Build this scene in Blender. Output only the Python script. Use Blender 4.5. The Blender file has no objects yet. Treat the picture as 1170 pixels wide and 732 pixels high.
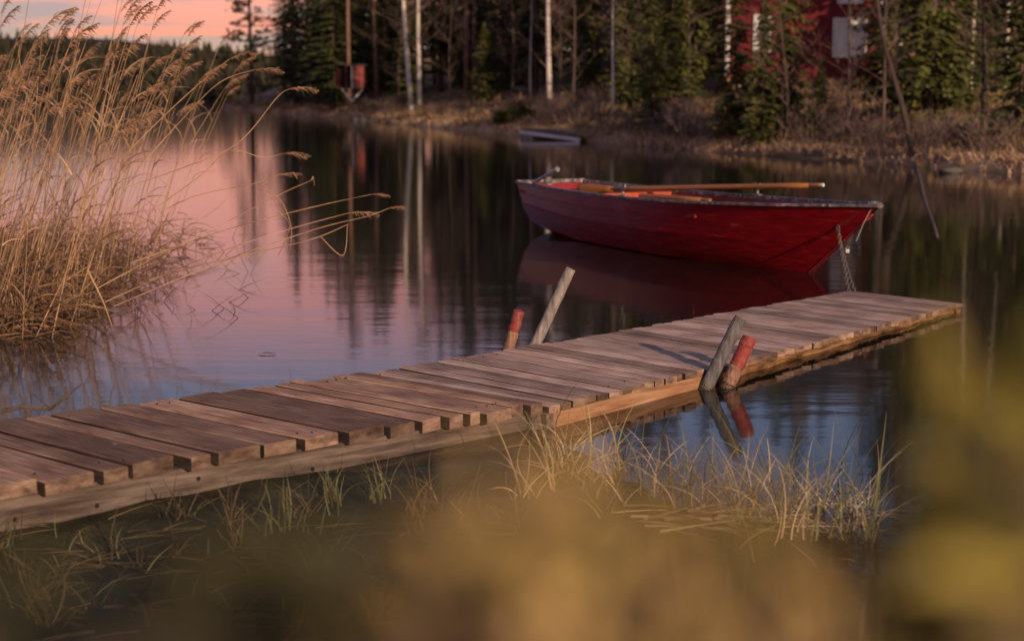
import bpy, bmesh, math, random
from mathutils import Vector, Matrix, noise as mnoise
R = math.radians
rnd = random.Random(7)
sc = bpy.context.scene
col = sc.collection

# ------------------------------------------------------------------ camera
W0, H0, FPX, HOR, CH = 1170.0, 732.0, 1850.0, 102.0, 1.6
PITCH = math.atan((366 - HOR) / FPX)
cam_d = bpy.data.cameras.new("camera")
cam = bpy.data.objects.new("camera", cam_d)
col.objects.link(cam)
cam.location = (0, 0, CH)
cam.rotation_euler = (R(90) - PITCH, 0, 0)
cam_d.sensor_width = 36
cam_d.lens = 36 * FPX / W0
cam_d.clip_start = 0.05
cam_d.clip_end = 3000
cam_d.dof.use_dof = True
cam_d.dof.focus_distance = 8.6
cam_d.dof.aperture_fstop = 2.5
sc.camera = cam

SUN_EL, SUN_AZ = R(16), R(26)        # azimuth: measured from straight behind the camera towards the right
sun_from = Vector((math.sin(SUN_AZ) * math.cos(SUN_EL), -math.cos(SUN_AZ) * math.cos(SUN_EL), math.sin(SUN_EL)))

# ------------------------------------------------------------------ world
world = bpy.data.worlds.new("World")
sc.world = world
world.use_nodes = True
nt = world.node_tree
for n in list(nt.nodes): nt.nodes.remove(n)
def N(t, ty, **kw):
    n = t.nodes.new(ty)
    for k, v in kw.items(): setattr(n, k, v)
    return n
out = N(nt, 'ShaderNodeOutputWorld')
sky = N(nt, 'ShaderNodeTexSky', sky_type='NISHITA', sun_disc=False)
sky.sun_elevation = SUN_EL
sky.sun_rotation = math.atan2(sun_from.x, sun_from.y)
bgs = N(nt, 'ShaderNodeBackground'); bgs.inputs[1].default_value = 0.05
nt.links.new(sky.outputs[0], bgs.inputs[0])
tc = N(nt, 'ShaderNodeTexCoord')
sep = N(nt, 'ShaderNodeSeparateXYZ'); nt.links.new(tc.outputs['Generated'], sep.inputs[0])
mp = N(nt, 'ShaderNodeMapping'); mp.inputs['Scale'].default_value = (1.6, 1.6, 16)
mp.inputs['Rotation'].default_value = (0, R(3), 0)
nt.links.new(tc.outputs['Generated'], mp.inputs[0])
nz = N(nt, 'ShaderNodeTexNoise'); nz.inputs['Scale'].default_value = 2.4; nz.inputs['Detail'].default_value = 6
nz.inputs['Roughness'].default_value = 0.6
nt.links.new(mp.outputs[0], nz.inputs['Vector'])
ma = N(nt, 'ShaderNodeMath', operation='MULTIPLY_ADD')      # elevation wobbled by the clouds
ma.inputs[1].default_value = 0.05; nt.links.new(nz.outputs[0], ma.inputs[0])
sub = N(nt, 'ShaderNodeMath', operation='SUBTRACT'); nt.links.new(sep.outputs[2], sub.inputs[0]); sub.inputs[1].default_value = 0.025
nt.links.new(sub.outputs[0], ma.inputs[2])
cr = N(nt, 'ShaderNodeValToRGB'); nt.links.new(ma.outputs[0], cr.inputs[0])
cr.color_ramp.interpolation = 'EASE'
stops = [(0.0, (0.85, 0.42, 0.28)), (0.020, (0.92, 0.40, 0.28)), (0.034, (0.50, 0.24, 0.30)), (0.050, (0.42, 0.15, 0.27)),
         (0.10, (0.85, 0.38, 0.38)), (0.14, (0.46, 0.36, 0.58)), (0.18, (0.32, 0.34, 0.64)), (0.26, (0.17, 0.18, 0.40)), (0.6, (0.07, 0.085, 0.20)), (1.0, (0.05, 0.07, 0.16))]
e = cr.color_ramp.elements
e[0].position, e[0].color = stops[0][0], (*stops[0][1], 1)
e[1].position, e[1].color = stops[-1][0], (*stops[-1][1], 1)
for p, c in stops[1:-1]:
    q = e.new(p); q.color = (*c, 1)
mp2 = N(nt, 'ShaderNodeMapping'); mp2.inputs['Scale'].default_value = (6, 6, 60); mp2.inputs['Rotation'].default_value = (0, R(6), 0)
nt.links.new(tc.outputs['Generated'], mp2.inputs[0])
nz2 = N(nt, 'ShaderNodeTexNoise'); nz2.inputs['Scale'].default_value = 1.0; nz2.inputs['Detail'].default_value = 7; nz2.inputs['Roughness'].default_value = 0.55
nt.links.new(mp2.outputs[0], nz2.inputs['Vector'])
mk = N(nt, 'ShaderNodeMapRange'); mk.inputs[1].default_value = 0.47; mk.inputs[2].default_value = 0.56
hb_ = N(nt, 'ShaderNodeMapRange'); hb_.inputs[1].default_value = 0.045; hb_.inputs[2].default_value = 0.075; hb_.inputs[3].default_value = 0; hb_.inputs[4].default_value = 0.13
nt.links.new(sep.outputs[2], hb_.inputs[0])
adn = N(nt, 'ShaderNodeMath', operation='ADD'); nt.links.new(nz2.outputs[0], adn.inputs[0]); nt.links.new(hb_.outputs[0], adn.inputs[1])
nt.links.new(adn.outputs[0], mk.inputs[0])
fd = N(nt, 'ShaderNodeMapRange'); fd.inputs[1].default_value = 0.12; fd.inputs[2].default_value = 0.19; fd.inputs[3].default_value = 1; fd.inputs[4].default_value = 0
nt.links.new(sep.outputs[2], fd.inputs[0])
mlt = N(nt, 'ShaderNodeMath', operation='MULTIPLY'); nt.links.new(mk.outputs[0], mlt.inputs[0]); nt.links.new(fd.outputs[0], mlt.inputs[1])
mixs = N(nt, 'ShaderNodeMix', data_type='RGBA'); nt.links.new(mlt.outputs[0], mixs.inputs[0]); nt.links.new(cr.outputs[0], mixs.inputs[6])
mixs.inputs[7].default_value = (1.35, 0.23, 0.17, 1)
bgc = N(nt, 'ShaderNodeBackground'); bgc.inputs[1].default_value = 0.62
nt.links.new(mixs.outputs[2], bgc.inputs[0])
ad = N(nt, 'ShaderNodeAddShader'); nt.links.new(bgs.outputs[0], ad.inputs[0]); nt.links.new(bgc.outputs[0], ad.inputs[1])
nt.links.new(ad.outputs[0], out.inputs[0])

# ------------------------------------------------------------------ sun
sd = bpy.data.lights.new("sun", 'SUN'); so = bpy.data.objects.new("sun", sd); col.objects.link(so)
sd.energy = 4.0; sd.angle = R(0.6); sd.color = (1.0, 0.70, 0.47)
so.rotation_euler = (-sun_from).to_track_quat('-Z', 'Y').to_euler()
so.location = sun_from * 60

sc.view_settings.view_transform = 'Standard'
sc.view_settings.look = 'None'
sc.view_settings.exposure = -0.12
sc.view_settings.gamma = 1
sc.cycles.use_denoising = True
sc.cycles.max_bounces = 6
sc.cycles.caustics_reflective = False
sc.cycles.caustics_refractive = False
sc.cycles.sample_clamp_indirect = 4

# ------------------------------------------------------------------ helpers
CP, SP = math.cos(PITCH), math.sin(PITCH)
def ray(px, py):
    u, v = (px - W0 / 2) / FPX, (H0 / 2 - py) / FPX
    return Vector((u, CP + v * SP, -SP + v * CP))
def at_z(px, py, z=0.0):
    d = ray(px, py); t = (z - CH) / d.z
    return Vector((0, 0, CH)) + d * t
def at_y(px, py, Y):
    d = ray(px, py)
    return Vector((0, 0, CH)) + d * (Y / d.y)

def mkmat(name, base=(0.3, 0.3, 0.3), rough=0.8, var=None, scale=5, stretch=(1, 1, 1), ramp=None, bump=0.0, bscale=None,
          rnd_amt=0.0, spec=0.3, detail=5, metal=0.0, island=False, coat=0.0):
    m = bpy.data.materials.new(name); m.use_nodes = True
    t = m.node_tree; b = t.nodes['Principled BSDF']
    b.inputs['Base Color'].default_value = (*base, 1); b.inputs['Roughness'].default_value = rough
    b.inputs['Specular IOR Level'].default_value = spec; b.inputs['Metallic'].default_value = metal
    b.inputs['Coat Weight'].default_value = coat
    if ramp or bump:
        c = N(t, 'ShaderNodeTexCoord'); mpn = N(t, 'ShaderNodeMapping'); mpn.inputs['Scale'].default_value = stretch
        t.links.new(c.outputs['Object'], mpn.inputs[0])
        oi = N(t, 'ShaderNodeObjectInfo'); mu = N(t, 'ShaderNodeMath', operation='MULTIPLY'); mu.inputs[1].default_value = 37.0
        t.links.new(oi.outputs['Random'], mu.inputs[0])
        cmb = N(t, 'ShaderNodeCombineXYZ'); t.links.new(mu.outputs[0], cmb.inputs[1])
        va = N(t, 'ShaderNodeVectorMath', operation='ADD'); t.links.new(mpn.outputs[0], va.inputs[0]); t.links.new(cmb.outputs[0], va.inputs[1])
        nzz = N(t, 'ShaderNodeTexNoise'); nzz.inputs['Scale'].default_value = scale; nzz.inputs['Detail'].default_value = detail
        nzz.inputs['Roughness'].default_value = 0.62
        t.links.new(va.outputs[0], nzz.inputs['Vector'])
    if ramp:
        r = N(t, 'ShaderNodeValToRGB'); t.links.new(nzz.outputs[0], r.inputs[0])
        el = r.color_ramp.elements
        el[0].position, el[0].color = ramp[0][0], (*ramp[0][1], 1)
        el[1].position, el[1].color = ramp[-1][0], (*ramp[-1][1], 1)
        for p, cc in ramp[1:-1]:
            q = el.new(p); q.color = (*cc, 1)
        last = r.outputs[0]
        if rnd_amt:
            hs = N(t, 'ShaderNodeHueSaturation')
            mr = N(t, 'ShaderNodeMapRange'); mr.inputs[3].default_value = 1 - rnd_amt; mr.inputs[4].default_value = 1 + rnd_amt
            if island:
                g = N(t, 'ShaderNodeNewGeometry'); t.links.new(g.outputs['Random Per Island'], mr.inputs[0])
            else:
                t.links.new(oi.outputs['Random'], mr.inputs[0])
            t.links.new(mr.outputs[0], hs.inputs['Value']); t.links.new(last, hs.inputs['Color']); last = hs.outputs[0]
        t.links.new(last, b.inputs['Base Color'])
    if bump:
        bp = N(t, 'ShaderNodeBump'); bp.inputs['Strength'].default_value = bump; bp.inputs['Distance'].default_value = 0.02
        if bscale:
            n2 = N(t, 'ShaderNodeTexNoise'); n2.inputs['Scale'].default_value = bscale; n2.inputs['Detail'].default_value = 6
            t.links.new(va.outputs[0], n2.inputs['Vector']); t.links.new(n2.outputs[0], bp.inputs['Height'])
        else: t.links.new(nzz.outputs[0], bp.inputs['Height'])
        t.links.new(bp.outputs[0], b.inputs['Normal'])
    return m

M = {}
# weathered deck wood: grain along local X, plus bird droppings / pale specks and darker damp patches
def deck_wood(name, ramp, rnd_amt):
    m = mkmat(name, rough=0.78, ramp=ramp, scale=2.6, stretch=(1.5, 24, 12), bump=0.38, rnd_amt=rnd_amt, spec=0.25, detail=8)
    t = m.node_tree; b = t.nodes['Principled BSDF']
    src = b.inputs['Base Color'].links[0].from_socket
    c = N(t, 'ShaderNodeTexCoord')
    geo = N(t, 'ShaderNodeNewGeometry')
    n1 = N(t, 'ShaderNodeTexNoise'); n1.inputs['Scale'].default_value = 3.2; n1.inputs['Detail'].default_value = 7
    t.links.new(geo.outputs['Position'], n1.inputs['Vector'])
    r1 = N(t, 'ShaderNodeMapRange'); r1.inputs[1].default_value = 0.4; r1.inputs[2].default_value = 0.68; r1.inputs[3].default_value = 0; r1.inputs[4].default_value = 0.7
    t.links.new(n1.outputs[0], r1.inputs[0])
    mx = N(t, 'ShaderNodeMix', data_type='RGBA', blend_type='MULTIPLY'); t.links.new(r1.outputs[0], mx.inputs[0]); t.links.new(src, mx.inputs[6])
    mx.inputs[7].default_value = (0.42, 0.33, 0.33, 1)
    v = N(t, 'ShaderNodeTexVoronoi'); v.inputs['Scale'].default_value = 7; t.links.new(geo.outputs['Position'], v.inputs['Vector'])
    r2 = N(t, 'ShaderNodeMapRange'); r2.inputs[1].default_value = 0.06; r2.inputs[2].default_value = 0.10; r2.inputs[3].default_value = 0.8; r2.inputs[4].default_value = 0
    t.links.new(v.outputs['Distance'], r2.inputs[0])
    sp = N(t, 'ShaderNodeSeparateColor'); t.links.new(v.outputs['Color'], sp.inputs[0])
    gt = N(t, 'ShaderNodeMath', operation='GREATER_THAN'); gt.inputs[1].default_value = 0.82; t.links.new(sp.outputs[0], gt.inputs[0])
    mm = N(t, 'ShaderNodeMath', operation='MULTIPLY'); t.links.new(gt.outputs[0], mm.inputs[0]); t.links.new(r2.outputs[0], mm.inputs[1])
    mx2 = N(t, 'ShaderNodeMix', data_type='RGBA'); t.links.new(mm.outputs[0], mx2.inputs[0]); t.links.new(mx.outputs[2], mx2.inputs[6])
    mx2.inputs[7].default_value = (0.5, 0.45, 0.42, 1)
    t.links.new(mx2.outputs[2], b.inputs['Base Color'])
    return m
M['plank'] = deck_wood('brown_plank', [(0.28, (0.12, 0.062, 0.042)), (0.42, (0.38, 0.21, 0.13)), (0.58, (0.56, 0.34, 0.22)), (0.72, (0.78, 0.60, 0.48))], 0.5)
M['plank2'] = deck_wood('grey_plank', [(0.28, (0.22, 0.13, 0.095)), (0.42, (0.48, 0.31, 0.235)), (0.58, (0.64, 0.45, 0.36)), (0.72, (0.80, 0.65, 0.56))], 0.4)
M['beam_warm'] = mkmat('fresh_brown_beam', rough=0.85, ramp=[(0.3, (0.16, 0.075, 0.035)), (0.5, (0.36, 0.19, 0.10)), (0.72, (0.5, 0.30, 0.18))], scale=2.5, stretch=(1.2, 14, 14), bump=0.4, spec=0.2)
M['side'] = mkmat('gap_shade_board_side', rough=0.9, ramp=[(0.3, (0.02, 0.014, 0.010)), (0.7, (0.09, 0.06, 0.045))], scale=5, stretch=(1, 6, 6), bump=0.3)  # gap shade painted into the board sides so the gaps read dark
M['end'] = mkmat('sawn_end_grain', rough=0.85, ramp=[(0.3, (0.07, 0.04, 0.03)), (0.5, (0.22, 0.14, 0.10)), (0.72, (0.40, 0.28, 0.2))], scale=9, stretch=(1, 1, 2.5), bump=0.3, rnd_amt=0.45)
M['beam'] = mkmat('beam_wood', rough=0.85, ramp=[(0.3, (0.05, 0.036, 0.03)), (0.5, (0.13, 0.098, 0.08)), (0.72, (0.24, 0.19, 0.16))], scale=2.5, stretch=(1.2, 14, 14), bump=0.5, spec=0.2)
M['log'] = mkmat('wet_log', rough=0.6, ramp=[(0.35, (0.035, 0.018, 0.008)), (0.52, (0.22, 0.11, 0.045)), (0.7, (0.42, 0.26, 0.13))], scale=2.5, stretch=(1.5, 10, 10), bump=0.8, spec=0.3)
M['post_grey'] = mkmat('grey_post', rough=0.85, ramp=[(0.3, (0.12, 0.10, 0.09)), (0.55, (0.32, 0.28, 0.26)), (0.75, (0.5, 0.45, 0.42))], scale=6, stretch=(8, 8, 1.2), bump=0.4)
M['dark_wet'] = mkmat('wet_algae_wood', rough=0.35, ramp=[(0.3, (0.02, 0.022, 0.012)), (0.7, (0.07, 0.06, 0.035))], scale=12, bump=0.3)
M['post_dark'] = mkmat('dark_grey_post', rough=0.85, ramp=[(0.3, (0.06, 0.055, 0.055)), (0.55, (0.15, 0.14, 0.14)), (0.75, (0.28, 0.26, 0.26))], scale=6, stretch=(8, 8, 1.2), bump=0.4)
M['post_brown'] = mkmat('brown_post', rough=0.85, ramp=[(0.3, (0.14, 0.07, 0.05)), (0.55, (0.32, 0.17, 0.12)), (0.75, (0.42, 0.27, 0.2))], scale=6, stretch=(8, 8, 1.2), bump=0.4)
M['post_paint'] = mkmat('worn_red_paint', rough=0.6, ramp=[(0.36, (0.30, 0.15, 0.12)), (0.5, (0.27, 0.045, 0.04)), (0.8, (0.34, 0.07, 0.06))], scale=9, stretch=(3, 3, 1), bump=0.2)
M['hull'] = mkmat('red_boat_paint', rough=0.24, ramp=[(0.3, (0.17, 0.004, 0.008)), (0.5, (0.27, 0.006, 0.010)), (0.62, (0.32, 0.010, 0.014)), (0.74, (0.44, 0.07, 0.065))], scale=3.5, stretch=(0.9, 3, 9), bump=0.15, bscale=9, spec=0.7)
M['inner'] = mkmat('sunlit_orange_paint', rough=0.55, ramp=[(0.3, (0.42, 0.06, 0.03)), (0.7, (0.62, 0.13, 0.06))], scale=5, bump=0.1)  # sunlight painted in: brighter orange for the lit stern interior
M['inner_red'] = mkmat('shaded_inner_red', rough=0.6, ramp=[(0.3, (0.16, 0.012, 0.014)), (0.7, (0.30, 0.03, 0.03))], scale=5, bump=0.1)  # shade painted in: darker red for the unlit interior
M['rail'] = mkmat('grey_rail', rough=0.6, ramp=[(0.35, (0.06, 0.045, 0.05)), (0.55, (0.20, 0.17, 0.17)), (0.68, (0.62, 0.56, 0.55))], scale=22, bump=0.2)
M['oar'] = mkmat('varnished_oar', rough=0.4, ramp=[(0.3, (0.24, 0.085, 0.022)), (0.7, (0.46, 0.2, 0.06))], scale=4, stretch=(2, 20, 20), bump=0.1, spec=0.5)
M['metal'] = mkmat('galvanised_metal', rough=0.45, ramp=[(0.35, (0.18, 0.17, 0.16)), (0.65, (0.42, 0.4, 0.38))], scale=30, metal=0.7)
M['white'] = mkmat('white_paint', rough=0.6, ramp=[(0.3, (0.5, 0.49, 0.47)), (0.7, (0.72, 0.71, 0.7))], scale=4)
M['chain'] = mkmat('rusty_chain', rough=0.6, ramp=[(0.35, (0.2, 0.12, 0.08)), (0.65, (0.4, 0.34, 0.3))], scale=60, metal=0.4)
M['rope'] = mkmat('old_rope', rough=0.9, ramp=[(0.3, (0.25, 0.22, 0.16)), (0.7, (0.4, 0.36, 0.28))], scale=60)
M['reed'] = mkmat('dry_reed', rough=0.7, ramp=[(0.3, (0.15, 0.085, 0.05)), (0.5, (0.36, 0.22, 0.125)), (0.75, (0.58, 0.41, 0.27))], scale=3, rnd_amt=0.6, island=True)
M['sedge'] = mkmat('dark_sedge', rough=0.8, ramp=[(0.3, (0.05, 0.035, 0.018)), (0.7, (0.17, 0.12, 0.065))], scale=3, rnd_amt=0.5, island=True)
M['litter'] = mkmat('reed_litter', rough=0.85, ramp=[(0.3, (0.06, 0.032, 0.018)), (0.55, (0.20, 0.115, 0.06)), (0.75, (0.40, 0.26, 0.15))], scale=2.5, rnd_amt=0.5, island=True)
M['plume'] = mkmat('reed_plume', rough=0.9, ramp=[(0.3, (0.20, 0.11, 0.065)), (0.7, (0.36, 0.22, 0.14))], scale=30, rnd_amt=0.3, island=True)
M['grass_tan'] = mkmat('straw', rough=0.75, ramp=[(0.3, (0.20, 0.14, 0.08)), (0.7, (0.50, 0.38, 0.24))], scale=3, rnd_amt=0.4, island=True)
M['grass_green'] = mkmat('green_blade', rough=0.6, ramp=[(0.3, (0.08, 0.085, 0.035)), (0.7, (0.21, 0.20, 0.10))], scale=3, rnd_amt=0.4, island=True)
M['needles'] = mkmat('spruce_needles', rough=0.7, ramp=[(0.3, (0.036, 0.044, 0.015)), (0.7, (0.12, 0.13, 0.04))], scale=0.9, rnd_amt=0.5, island=True)
M['needles_b'] = mkmat('young_spruce_needles', rough=0.7, ramp=[(0.3, (0.045, 0.055, 0.014)), (0.7, (0.15, 0.15, 0.04))], scale=0.9, rnd_amt=0.5, island=True)
M['pine_needles'] = mkmat('pine_needles', rough=0.7, ramp=[(0.3, (0.02, 0.03, 0.012)), (0.7, (0.06, 0.07, 0.025))], scale=0.9, rnd_amt=0.5, island=True)
M['bark'] = mkmat('spruce_bark', rough=0.9, ramp=[(0.3, (0.05, 0.035, 0.03)), (0.7, (0.17, 0.12, 0.10))], scale=3, stretch=(4, 4, 1), bump=0.5)
M['dark_bark'] = mkmat('dark_bark', rough=0.95, ramp=[(0.3, (0.03, 0.022, 0.02)), (0.7, (0.10, 0.07, 0.06))], scale=3, stretch=(4, 4, 1), bump=0.5)
M['pine_bark'] = mkmat('pine_bark', rough=0.9, ramp=[(0.3, (0.12, 0.065, 0.045)), (0.7, (0.33, 0.2, 0.15))], scale=3, stretch=(4, 4, 1), bump=0.5)
M['birch'] = mkmat('birch_bark', rough=0.7, ramp=[(0.34, (0.08, 0.06, 0.05)), (0.41, (0.52, 0.46, 0.42)), (0.7, (0.80, 0.74, 0.68))], scale=2.0, stretch=(1.5, 1.5, 5), bump=0.1)
M['twig'] = mkmat('bare_twigs', rough=0.9, ramp=[(0.3, (0.09, 0.06, 0.052)), (0.7, (0.28, 0.195, 0.165))], scale=2, rnd_amt=0.3, island=True)
M['dry_grass'] = mkmat('dry_bank_grass', rough=0.85, ramp=[(0.3, (0.34, 0.21, 0.12)), (0.7, (0.72, 0.50, 0.31))], scale=0.4, rnd_amt=0.5, island=True)
M['heather'] = mkmat('brown_heather', rough=0.9, ramp=[(0.3, (0.10, 0.07, 0.045)), (0.7, (0.36, 0.235, 0.14))], scale=0.3, rnd_amt=0.5, island=True)
M['stone'] = mkmat('shore_stone', rough=0.85, ramp=[(0.3, (0.05, 0.045, 0.04)), (0.7, (0.16, 0.14, 0.13))], scale=3, bump=0.5)
M['redwall'] = mkmat('falu_red_boards', rough=0.85, ramp=[(0.3, (0.10, 0.011, 0.016)), (0.7, (0.165, 0.020, 0.026))], scale=2, stretch=(9, 9, 0.6), bump=0.4)
M['roof'] = mkmat('dark_roof', rough=0.8, ramp=[(0.3, (0.04, 0.037, 0.037)), (0.7, (0.1, 0.09, 0.09))], scale=3, bump=0.3)
M['curtain'] = mkmat('pale_curtain', rough=0.8, ramp=[(0.3, (0.55, 0.54, 0.53)), (0.7, (0.8, 0.78, 0.75))], scale=2, stretch=(12, 12, 0.6))
M['dark'] = mkmat('dark_recess', base=(0.02, 0.018, 0.018), rough=0.9)
M['leaf_yel'] = mkmat('yellow_green_leaf', rough=0.55, ramp=[(0.3, (0.17, 0.15, 0.03)), (0.7, (0.42, 0.32, 0.065))], scale=4, rnd_amt=0.5, island=True)
M['leaf_tan'] = mkmat('tan_leaf', rough=0.7, ramp=[(0.3, (0.38, 0.25, 0.085)), (0.7, (0.62, 0.43, 0.17))], scale=4, rnd_amt=0.35, island=True)
M['leaf_olive'] = mkmat('olive_leaf', rough=0.6, ramp=[(0.3, (0.08, 0.085, 0.018)), (0.7, (0.22, 0.18, 0.04))], scale=4, rnd_amt=0.4, island=True)
M['leaf_dark'] = mkmat('dark_olive_leaf', rough=0.6, ramp=[(0.3, (0.02, 0.022, 0.008)), (0.7, (0.07, 0.06, 0.02))], scale=4, rnd_amt=0.5, island=True)
M['leaf_rust'] = mkmat('rust_leaf', rough=0.7, ramp=[(0.3, (0.20, 0.08, 0.03)), (0.7, (0.38, 0.17, 0.08))], scale=4, rnd_amt=0.4, island=True)
M['shore'] = mkmat('forest_floor', rough=0.95, ramp=[(0.34, (0.09, 0.06, 0.035)), (0.5, (0.28, 0.175, 0.10)), (0.62, (0.52, 0.34, 0.2))], scale=0.22, bump=0.6, bscale=6, detail=8)
M['mud'] = mkmat('dark_bog', rough=0.75, ramp=[(0.35, (0.016, 0.015, 0.006)), (0.55, (0.05, 0.046, 0.014)), (0.75, (0.12, 0.095, 0.035))], scale=3.0, bump=0.8, bscale=14, detail=8, spec=0.3)
M['hill'] = mkmat('hill_forest_floor', rough=0.95, ramp=[(0.35, (0.02, 0.022, 0.012)), (0.7, (0.05, 0.045, 0.03))], scale=0.05)
M['far_needles'] = mkmat('far_needles', rough=0.9, ramp=[(0.3, (0.022, 0.024, 0.012)), (0.7, (0.06, 0.05, 0.03))], scale=0.05, rnd_amt=0.4, island=True)

def water_mat():
    m = bpy.data.materials.new('lake_water'); m.use_nodes = True
    t = m.node_tree; b = t.nodes['Principled BSDF']
    b.inputs['Base Color'].default_value = (0.010, 0.011, 0.008, 1)
    b.inputs['IOR'].default_value = 1.36
    b.inputs['Roughness'].default_value = 0.062
    g = N(t, 'ShaderNodeNewGeometry')
    def wave(scale, sx, sy, strength, dist, prev=None, detail=2):
        mpn = N(t, 'ShaderNodeMapping'); mpn.inputs['Scale'].default_value = (sx, sy, 1); mpn.inputs['Rotation'].default_value = (0, 0, R(7))
        t.links.new(g.outputs['Position'], mpn.inputs[0])
        n = N(t, 'ShaderNodeTexNoise'); n.inputs['Scale'].default_value = scale; n.inputs['Detail'].default_value = detail
        t.links.new(mpn.outputs[0], n.inputs['Vector'])
        bp = N(t, 'ShaderNodeBump'); bp.inputs['Strength'].default_value = strength; bp.inputs['Distance'].default_value = dist
        t.links.new(n.outputs[0], bp.inputs['Height'])
        if prev: t.links.new(prev.outputs[0], bp.inputs['Normal'])
        return bp
    w1 = wave(1.0, 0.4, 1.3, 1.0, 0.0032)
    w2 = wave(6.0, 0.5, 1.3, 1.0, 0.0008, w1)
    t.links.new(w2.outputs[0], b.inputs['Normal'])
    return m
M['water'] = water_mat()

class MB:
    def __init__(s): s.v = []; s.f = []; s.mi = []; s.cur = 0
    def face(s, idx): s.f.append(idx); s.mi.append(s.cur)
    def poly(s, pts):
        i = len(s.v); s.v.extend([tuple(p) for p in pts]); s.face(tuple(range(i, i + len(pts))))
    def box(s, c, size, rot=None):
        i = len(s.v); c = Vector(c)
        for dx in (-.5, .5):
            for dy in (-.5, .5):
                for dz in (-.5, .5):
                    p = Vector((dx * size[0], dy * size[1], dz * size[2]))
                    if rot is not None: p = rot @ p
                    s.v.append(tuple(c + p))
        for q in ((0, 1, 3, 2), (4, 6, 7, 5), (0, 4, 5, 1), (2, 3, 7, 6), (0, 2, 6, 4), (1, 5, 7, 3)):
            s.face(tuple(i + k for k in q))
    def tube(s, pts, rads, n=6, caps=True):
        pts = [Vector(p) for p in pts]
        if not hasattr(rads, '__len__'): rads = [rads] * len(pts)
        base = len(s.v); up = Vector((0.13, 0.21, 1)).normalized()
        for k, p in enumerate(pts):
            d = (pts[min(k + 1, len(pts) - 1)] - pts[max(k - 1, 0)])
            if d.length < 1e-9: d = Vector((0, 0, 1))
            d.normalize()
            a = d.cross(up)
            if a.length < 1e-3: a = d.cross(Vector((1, 0, 0)))
            a.normalize(); b = d.cross(a)
            for j in range(n):
                an = 2 * math.pi * j / n
                s.v.append(tuple(p + (a * math.cos(an) + b * math.sin(an)) * rads[k]))
        for k in range(len(pts) - 1):
            for j in range(n):
                j2 = (j + 1) % n
                s.face((base + k * n + j, base + k * n + j2, base + (k + 1) * n + j2, base + (k + 1) * n + j))
        if caps and n > 2:
            s.face(tuple(base + j for j in reversed(range(n))))
            s.face(tuple(base + (len(pts) - 1) * n + j for j in range(n)))
    def blade(s, p0, d, L, w, bend, segs=4):
        """flat tapering blade with some thickness given by a fold"""
        p = Vector(p0); d = Vector(d).normalized(); side = d.cross(Vector((rnd.uniform(-1, 1), rnd.uniform(-1, 1), 0.2)))
        if side.length < 1e-3: side = Vector((1, 0, 0))
        side.normalize(); i = len(s.v)
        for k in range(segs + 1):
            t = k / segs; ww = w * (1 - t) ** 0.7 * 0.5 + 0.0004
            s.v.append(tuple(p - side * ww)); s.v.append(tuple(p + side * ww))
            p = p + d * (L / segs); d = (d + bend / segs).normalized()
        for k in range(segs): s.face((i + 2 * k, i + 2 * k + 1, i + 2 * k + 3, i + 2 * k + 2))
    def build(s, name, mats, parent=None, smooth=False, bevel=0, loc=None, rot=None):
        me = bpy.data.meshes.new(name); me.from_pydata(s.v, [], s.f)
        if not isinstance(mats, (list, tuple)): mats = [mats]
        for m in mats: me.materials.append(m)
        if len(mats) > 1: me.polygons.foreach_set('material_index', s.mi)
        if smooth: me.polygons.foreach_set('use_smooth', [True] * len(me.polygons))
        me.update()
        if bevel:
            bm = bmesh.new(); bm.from_mesh(me)
            bmesh.ops.bevel(bm, geom=list(bm.edges), offset=bevel, segments=2, affect='EDGES', profile=0.6)
            bm.to_mesh(me); bm.free()
        o = bpy.data.objects.new(name, me); col.objects.link(o)
        if parent: o.parent = parent
        if loc is not None: o.location = loc
        if rot is not None: o.rotation_euler = rot
        return o
def tag(o, label=None, cat=None, group=None, kind=None):
    if label: o['label'] = label
    if cat: o['category'] = cat
    if group: o['group'] = group
    if kind: o['kind'] = kind
    return o
def empty(name, loc=(0, 0, 0), rz=0, label=None, cat=None, group=None):
    o = bpy.data.objects.new(name, None); col.objects.link(o); o.location = loc; o.rotation_euler = (0, 0, rz)
    o.empty_display_size = 0.2
    return tag(o, label, cat, group)
def dup(src, loc, rot, scale, label=None, cat=None, group=None):
    c = src.copy(); col.objects.link(c); c.parent = None
    c.location = loc; c.rotation_euler = rot; c.scale = scale if hasattr(scale, '__len__') else (scale,) * 3
    tag(c, label, cat, group)
    for ch in src.children:
        k = ch.copy(); col.objects.link(k); k.parent = c
        for g in ch.children:
            q = g.copy(); col.objects.link(q); q.parent = k
    return c
def nn(x, y, z=0): return mnoise.noise(Vector((x, y, z)))

# ------------------------------------------------------------------ setting: water
w = MB(); w.poly([(-900, -60, 0), (900, -60, 0), (900, 1200, 0), (-900, 1200, 0)])
tag(w.build('water', M['water']), kind='structure')
b = MB(); b.poly([(-900, -60, -1.5), (900, -60, -1.5), (900, 1200, -1.5), (-900, 1200, -1.5)])
tag(b.build('lake_bed', M['mud']), kind='structure')

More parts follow.
